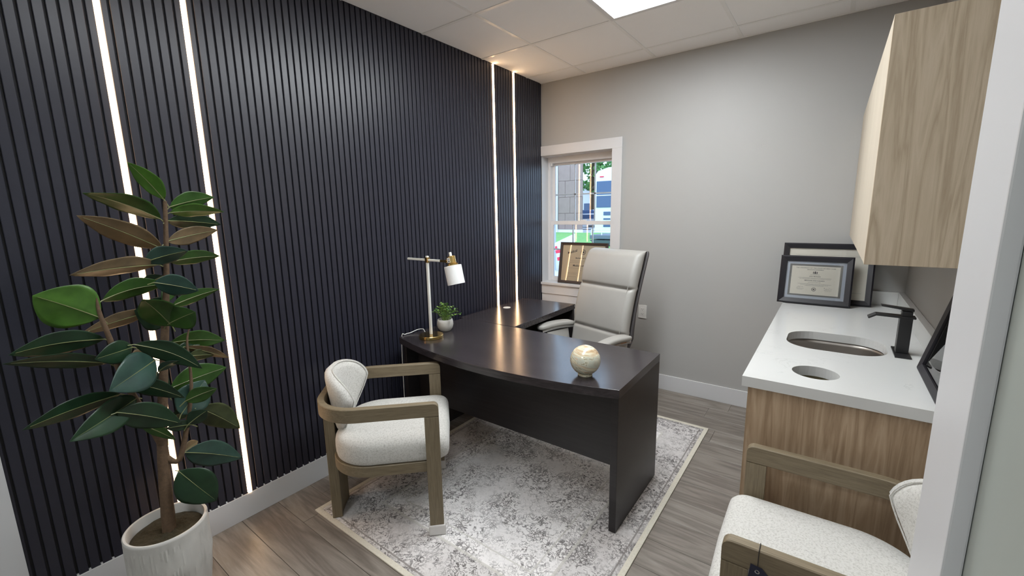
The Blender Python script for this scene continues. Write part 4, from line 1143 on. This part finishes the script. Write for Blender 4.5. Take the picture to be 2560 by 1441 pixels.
# third frame, leaning on the right-hand wall, seen almost edge on
t, (ix, iz0, iz1) = picture_frame('picture_frame', 'black framed certificate leaning on the wall at the near end of the counter', 0.400, 0.310, 0.030, 0.022, M['frame'], (2.640, -1.600, TZ1+0.0005), (math.radians(-13), 0, -PI/2))
obj('outer_mat', box((-ix, -0.0045, iz0), (ix, -0.0031, iz1)), M['mat_silver'], t)
obj('certificate', box((-ix+0.02, -0.0050, iz0+0.02), (ix-0.02, -0.0046, iz1-0.02)), M['paper'], t)
obj('glazing', box((-ix, -0.0105, iz0), (ix, -0.0085, iz1)), M['fglass'], t)

# certificate on the window sill
t, (ix, iz0, iz1) = picture_frame('picture_frame', 'dark brown framed parchment certificate standing on the window sill', 0.500, 0.398, 0.026, 0.018, M['framebrown'], (0.424, 0.024, 0.8535), (math.radians(-9), 0, 0))
pc = obj('certificate', box((-ix, -0.0045, iz0), (ix, -0.0031, iz1)), M['parch'], t)
yt = -0.0048
for s, x, a in (('Medical', -0.115, 0.30), ('College', 0.115, -0.30)):
    text('lettering', s, 0.034, M['ink'], pc, (x, yt, iz1-0.075), (PI/2, -a, 0), 'CENTER', 0.0, 0.0006, 0.15)
ring_mark(pc, 0.0, iz1-0.065, 0.026, M['ink'], yt)
T('Bachelor of Science', 0.020, iz1-0.130, bold=0.0004, parent=pc, shear=0.15)
T('Medicine & Surgery', 0.026, iz1-0.205, bold=0.0005, parent=pc, shear=0.15)
lines(pc, yt, [(-0.15, 0.15, iz1-0.148, 0.0011), (-0.12, 0.12, iz1-0.158, 0.0011), (-0.15, 0.15, iz1-0.168, 0.0011), (-0.15, 0.15, iz1-0.222, 0.0012), (-0.15, -0.05, iz1-0.268, 0.0011), (0.05, 0.15, iz1-0.268, 0.0011), (-0.15, -0.06, iz1-0.280, 0.0011), (0.03, 0.14, iz1-0.280, 0.0011), (-0.15, -0.06, iz1-0.305, 0.0011), (0.04, 0.14, iz1-0.305, 0.0011)], M['ink'])
scribble(pc, 0.0, iz1-0.245, 0.022, yt-0.0003, 6)
obj('glazing', box((-ix, -0.0105, iz0), (ix, -0.0085, iz1)), M['fglass'], t)

# ============================================================ WALL OUTLET
ou = thing('wall_outlet', 'white wall outlet beside the office chair', 'outlet', (1.040, -0.0005, 0.668))
obj('cover_plate', box((-0.036, -0.0055, -0.059), (0.036, 0, 0.059), 0.0018), M['plastic'], ou)
for s in (-1, 1):
    so = obj('socket', box((-0.017, -0.0080, s*0.0205-0.0145), (0.017, -0.0056, s*0.0205+0.0145), 0.0015), M['plastic'], ou)
    bm = bmesh.new(); add_box(bm, (-0.008, -0.0084, s*0.0205-0.002), (-0.006, -0.0079, s*0.0205+0.007)); add_box(bm, (0.006, -0.0084, s*0.0205-0.002), (0.008, -0.0079, s*0.0205+0.006)); add_box(bm, (-0.002, -0.0084, s*0.0205-0.009), (0.002, -0.0079, s*0.0205-0.005))
    obj('slot', bm, M['socket'], so)

# ============================================================ RUBBER PLANT
PX, PY = 0.285, -3.222
pl = thing('potted_tree', 'tall rubber plant in a ribbed white pot against the slatted wall', 'plant', (PX, PY, 0))
bm = bmesh.new(); N = 144; rnd = random.Random(2)
ph = [rnd.uniform(0, 6.28) for _ in range(N)]; am = [rnd.uniform(0.3, 1.0) for _ in range(N)]
rings = []
zz = [0.0, 0.004]+[0.02+0.30*i/26 for i in range(27)]+[0.338]
for z in zz:
    base = 0.104+0.030*min(1, z/0.20)**0.7
    if z < 0.003: base -= 0.006
    rr = []
    for i in range(N):
        g = (0.0019*am[i]*(1 if i % 2 else -1)+0.0010*math.sin(z*38+ph[i])) if 0.01 < z < 0.322 else 0
        a = 2*PI*i/N; rr.append(((base+g)*math.cos(a), (base+g)*math.sin(a), z))
    rings.append(rr)
for r, z in ((0.1345, 0.346), (0.131, 0.350), (0.124, 0.349), (0.1215, 0.344), (0.119, 0.300), (0.110, 0.15), (0.001, 0.14)): rings.append(circle(r, z, N))
loft(bm, rings); obj('pot', bm, M['concrete_pot'] if 'concrete_pot' in M else plain('ribbed_white_ceramic', (0.50, 0.49, 0.465), rough=0.55, var=0.10, scale=18, bump=0.3, bscale=80), pl, smooth=50)
bm = bmesh.new(); rnd = random.Random(4); n = 40
rings = []
for k in range(14):
    r = 0.117*k/13+0.001
    rings.append([(r*math.cos(2*PI*i/n), r*math.sin(2*PI*i/n), 0.315+(rnd.uniform(-0.006, 0.008) if k < 13 else -0.006)) for i in range(n)])
loft(bm, rings[::-1]+[], cap=False); o = obj('moss', bm, M['moss'], pl, smooth=True); 
md = o.modifiers.new('sub', 'SUBSURF'); md.levels = 1; md.render_levels = 1
def branch(name, pts, parent):
    q = smooth_path(pts, 5); bm = bmesh.new(); rnd = random.Random(len(pts))
    tube(bm, [(a-PX, b-PY, c) for a, b, c, r in q], [max(0.0012, r)*rnd.uniform(0.95, 1.06) for a, b, c, r in q], 12)
    return obj(name, bm, M['bark'], parent, smooth=True)
TRUNK = [(0.285, -3.217, 0.305, 0.024), (0.285, -3.204, 0.527, 0.021), (0.28, -3.186, 0.722, 0.018), (0.28, -3.144, 1.004, 0.0145), (0.275, -3.096, 1.31, 0.010), (0.275, -3.071, 1.522, 0.008), (0.28, -3.064, 1.607, 0.006)]
STEM_A = [(0.285, -3.196, 0.627, 0.012), (0.3, -3.153, 0.593, 0.01), (0.3, -3.105, 0.744, 0.008), (0.29, -3.073, 0.884, 0.006), (0.27, -3.061, 1.045, 0.004), (0.27, -3.046, 1.108, 0.002)]
STEM_B = [(0.285, -3.194, 0.677, 0.014), (0.33, -3.25, 0.877, 0.011), (0.35, -3.285, 1.015, 0.009), (0.36, -3.297, 1.136, 0.008), (0.36, -3.31, 1.23, 0.006), (0.36, -3.311, 1.292, 0.002)]
branch('trunk', TRUNK, pl); branch('stem', STEM_A, pl); branch('stem', STEM_B, pl)
LEAVES = [
((0.28, -3.065, 1.612), (0.3, -3.159, 1.745), (0.037, 0.025, 0.012), 'l', 0.04),
((0.28, -3.085, 1.54), (0.42, -3.307, 1.633), (0.036, 0.032, 0.022), 'g', 0.06),
((0.28, -3.095, 1.43), (0.38, -3.324, 1.565), (0.027, 0.03, 0.03), 't', 0.03),
((0.27, -3.05, 1.585), (0.22, -2.879, 1.632), (-0.019, 0.005, -0.04), 'g', 0.05),
((0.27, -3.052, 1.564), (0.3, -2.878, 1.57), (-0.028, 0.006, -0.028), 'l', 0.04),
((0.27, -3.063, 1.534), (0.14, -2.839, 1.519), (-0.019, -0.014, -0.036), 'd', 0.02),
((0.27, -3.074, 1.456), (0.2, -2.873, 1.496), (-0.016, 0.002, -0.039), 't', 0.02),
((0.28, -3.112, 1.371), (0.42, -3.371, 1.382), (0.027, 0.016, 0.036), 't', 0.02),
((0.3, -3.157, 1.386), (0.36, -3.037, 1.425), (-0.015, 0.02, -0.037), 'b', 0.05),
((0.27, -3.075, 1.377), (0.22, -2.886, 1.386), (-0.022, -0.004, -0.033), 'g', 0.05),
((0.36, -3.311, 1.217), (0.4, -3.454, 1.326), (0.011, 0.054, 0.066), 'l', 0.06),
((0.34, -3.296, 1.271), (0.26, -3.088, 1.299), (-0.022, -0.003, -0.042), 'g', 0.12),
((0.31, -3.143, 1.309), (0.36, -3.022, 1.268), (-0.018, -0.008, -0.045), 'b', 0.05),
((0.27, -3.09, 1.206), (0.22, -2.906, 1.245), (-0.016, 0.003, -0.033), 'g', 0.04),
((0.3, -3.108, 1.134), (0.4, -3.202, 1.271), (0.02, 0.053, 0.022), 'g', 0.06),
((0.3, -3.122, 1.142), (0.4, -3.055, 1.195), (0.006, 0.033, -0.052), 'g', 0.06),
((0.2, -3.132, 1.185), (0.24, -3.35, 1.156), (0.017, -0.001, 0.033), 't', 0.04),
((0.26, -3.094, 1.158), (0.22, -3.194, 1.205), (0.022, 0.026, 0.073), 'd', 0.02),
((0.27, -3.117, 1.063), (0.2, -2.905, 1.014), (-0.015, -0.016, -0.045), 'g', 0.08),
((0.27, -3.073, 1.035), (0.18, -2.892, 0.925), (-0.014, -0.017, -0.016), 't', 0.02),
((0.27, -3.07, 0.994), (0.2, -2.95, 0.958), (-0.007, -0.012, -0.026), 'o', 0.02),
((0.36, -3.238, 1.104), (0.42, -3.066, 0.98), (-0.02, -0.02, -0.037), 'd', 0.18),
((0.34, -3.307, 1.138), (0.46, -3.528, 1.174), (0.012, 0.014, 0.043), 'd', 0.10),
((0.34, -3.308, 1.052), (0.48, -3.544, 1.157), (0.015, 0.02, 0.026), 'd', 0.04),
((0.34, -3.239, 1.091), (0.4, -3.349, 1.093), (-0.001, 0.0, 0.045), 'd', 0.06),
((0.2, -3.172, 1.021), (0.18, -3.221, 0.999), (-0.005, -0.014, 0.035), 't', 0.02),
((0.34, -3.183, 1.027), (0.48, -3.341, 1.001), (-0.009, -0.02, 0.072), 'b', 0.05),
((0.32, -3.176, 0.974), (0.38, -3.123, 1.017), (-0.006, 0.019, -0.015), 'b', 0.10),
((0.27, -3.138, 0.881), (0.22, -2.92, 0.898), (-0.005, 0.004, -0.064), 'g', 0.03),
((0.36, -3.292, 0.983), (0.4, -3.128, 0.877), (-0.019, -0.017, -0.034), 'd', 0.08),
((0.3, -3.125, 0.773), (0.26, -3.017, 0.879), (0.011, 0.051, -0.048), 'b', 0.04),
((0.34, -3.114, 0.837), (0.38, -3.016, 0.868), (-0.004, 0.013, -0.037), 'g', 0.06),
((0.3, -3.066, 0.78), (0.24, -2.907, 0.608), (-0.016, -0.045, -0.036), 'o', 0.06),
((0.32, -3.289, 0.926), (0.46, -3.535, 0.947), (0.009, 0.008, 0.04), 'd', 0.04),
((0.34, -3.252, 0.902), (0.5, -3.451, 0.883), (-0.005, -0.009, 0.057), 'd', 0.05),
((0.42, -3.323, 0.897), (0.38, -3.144, 0.774), (-0.008, -0.032, -0.045), 'd', 0.08),
((0.34, -3.255, 0.8), (0.32, -3.157, 0.691), (-0.009, -0.017, -0.014), 'g', 0.03),
((0.32, -3.112, 0.732), (0.36, -3.053, 0.783), (0.005, 0.022, -0.029), 'd', 0.06),
((0.3, -3.13, 0.613), (0.28, -2.927, 0.486), (-0.005, -0.033, -0.053), 'b', 0.06),
((0.32, -3.166, 0.558), (0.36, -3.067, 0.389), (-0.016, -0.064, -0.041), 'd', 0.06),
((0.31, -3.097, 0.723), (0.34, -3.186, 0.757), (0.005, 0.011, 0.023), 'd', 0.02),
((0.28, -3.128, 0.608), (0.22, -3.063, 0.608), (0.007, 0.006, -0.026), 't', 0.00),
((0.36, -3.282, 0.897), (0.42, -3.377, 0.915), (0.005, 0.01, 0.036), 'd', 0.05),
((0.26, -3.117, 1.218), (0.2, -3.044, 1.314), (-0.006, 0.022, -0.02), 'g', 0.05),
((0.26, -3.1, 1.325), (0.18, -3.158, 1.28), (0.005, -0.022, 0.02), 'd', 0.05),
((0.26, -3.115, 0.991), (0.2, -2.996, 1.033), (0.001, 0.014, -0.037), 'd', 0.05),
((0.26, -3.147, 0.86), (0.2, -3.193, 0.953), (0.017, 0.038, 0.03), 'd', 0.05),
((0.26, -3.151, 0.76), (0.18, -2.996, 0.739), (-0.003, -0.007, -0.036), 'd', 0.05)]
def leaf(B, T_, W, kind, arch, seed):
    rnd = random.Random(seed); B, T_, W = Vector(B), Vector(T_), Vector(W)
    d = T_-B; L = d.length; dn = d.normalized(); nrm = dn.cross(W.normalized()).normalized()
    if nrm.z < 0: nrm = -nrm
    nl, nw = 14, 6
    prof = lambda t: 0.90*(math.sin(PI*min(1, t**0.85))**0.88) if 0 < t < 1 else 0.0
    bm = bmesh.new(); uv = []; ph = rnd.uniform(0, 6.28); tw = rnd.uniform(-0.35, 0.35); fold = rnd.uniform(0.10, 0.30)
    mid = []
    grid = []
    for i in range(nl+1):
        t = i/nl; c = B+d*t+nrm*(arch*L*math.sin(PI*t)*1.2)-Vector((0,0,1))*0.03*L*t*t
        w = max(prof(t), 0.018 if t < 0.5 else 0.004); row = []
        Wt = W*math.cos(tw*(t-0.4))+nrm*W.length*math.sin(tw*(t-0.4))
        for j in range(-nw, nw+1):
            s = j/nw
            off = nrm*(W.length*w*(fold*abs(s)-0.10*s*s))+nrm*(0.035*W.length*math.sin(t*17+ph)*abs(s)*w)
            row.append(bm.verts.new(c+Wt*(w*s)+off-Vector((PX,PY,0))))
        grid.append(row); mid.append(c-nrm*0.0008-Vector((PX,PY,0)))
    for i in range(nl):
        for j in range(2*nw): bm.faces.new((grid[i][j], grid[i][j+1], grid[i+1][j+1], grid[i+1][j]))
    bm.normal_update()
    if sum((f.normal for f in bm.faces), Vector()).z < 0: bmesh.ops.reverse_faces(bm, faces=bm.faces)
    o = obj('leaf', bm, LM[kind], pl, smooth='all', norm=False)
    md = o.modifiers.new('thickness', 'SOLIDIFY'); md.thickness = 0.0006; md.offset = 0
    bm = bmesh.new(); pet = [B-Vector((PX,PY,0))-dn*0.02-Vector((0,0,0.012))]+[m+nrm*0.0006 for m in mid[:-1]]
    tube(bm, pet, [0.0022*(1-0.75*i/len(pet)) for i in range(len(pet))], 5)
    obj('midrib', bm, M['rib'], o, smooth=True)
for i, (B_, T2, W_, k_, ar_) in enumerate(LEAVES): leaf(B_, T2, W_, k_, ar_*0.55, 100+i)
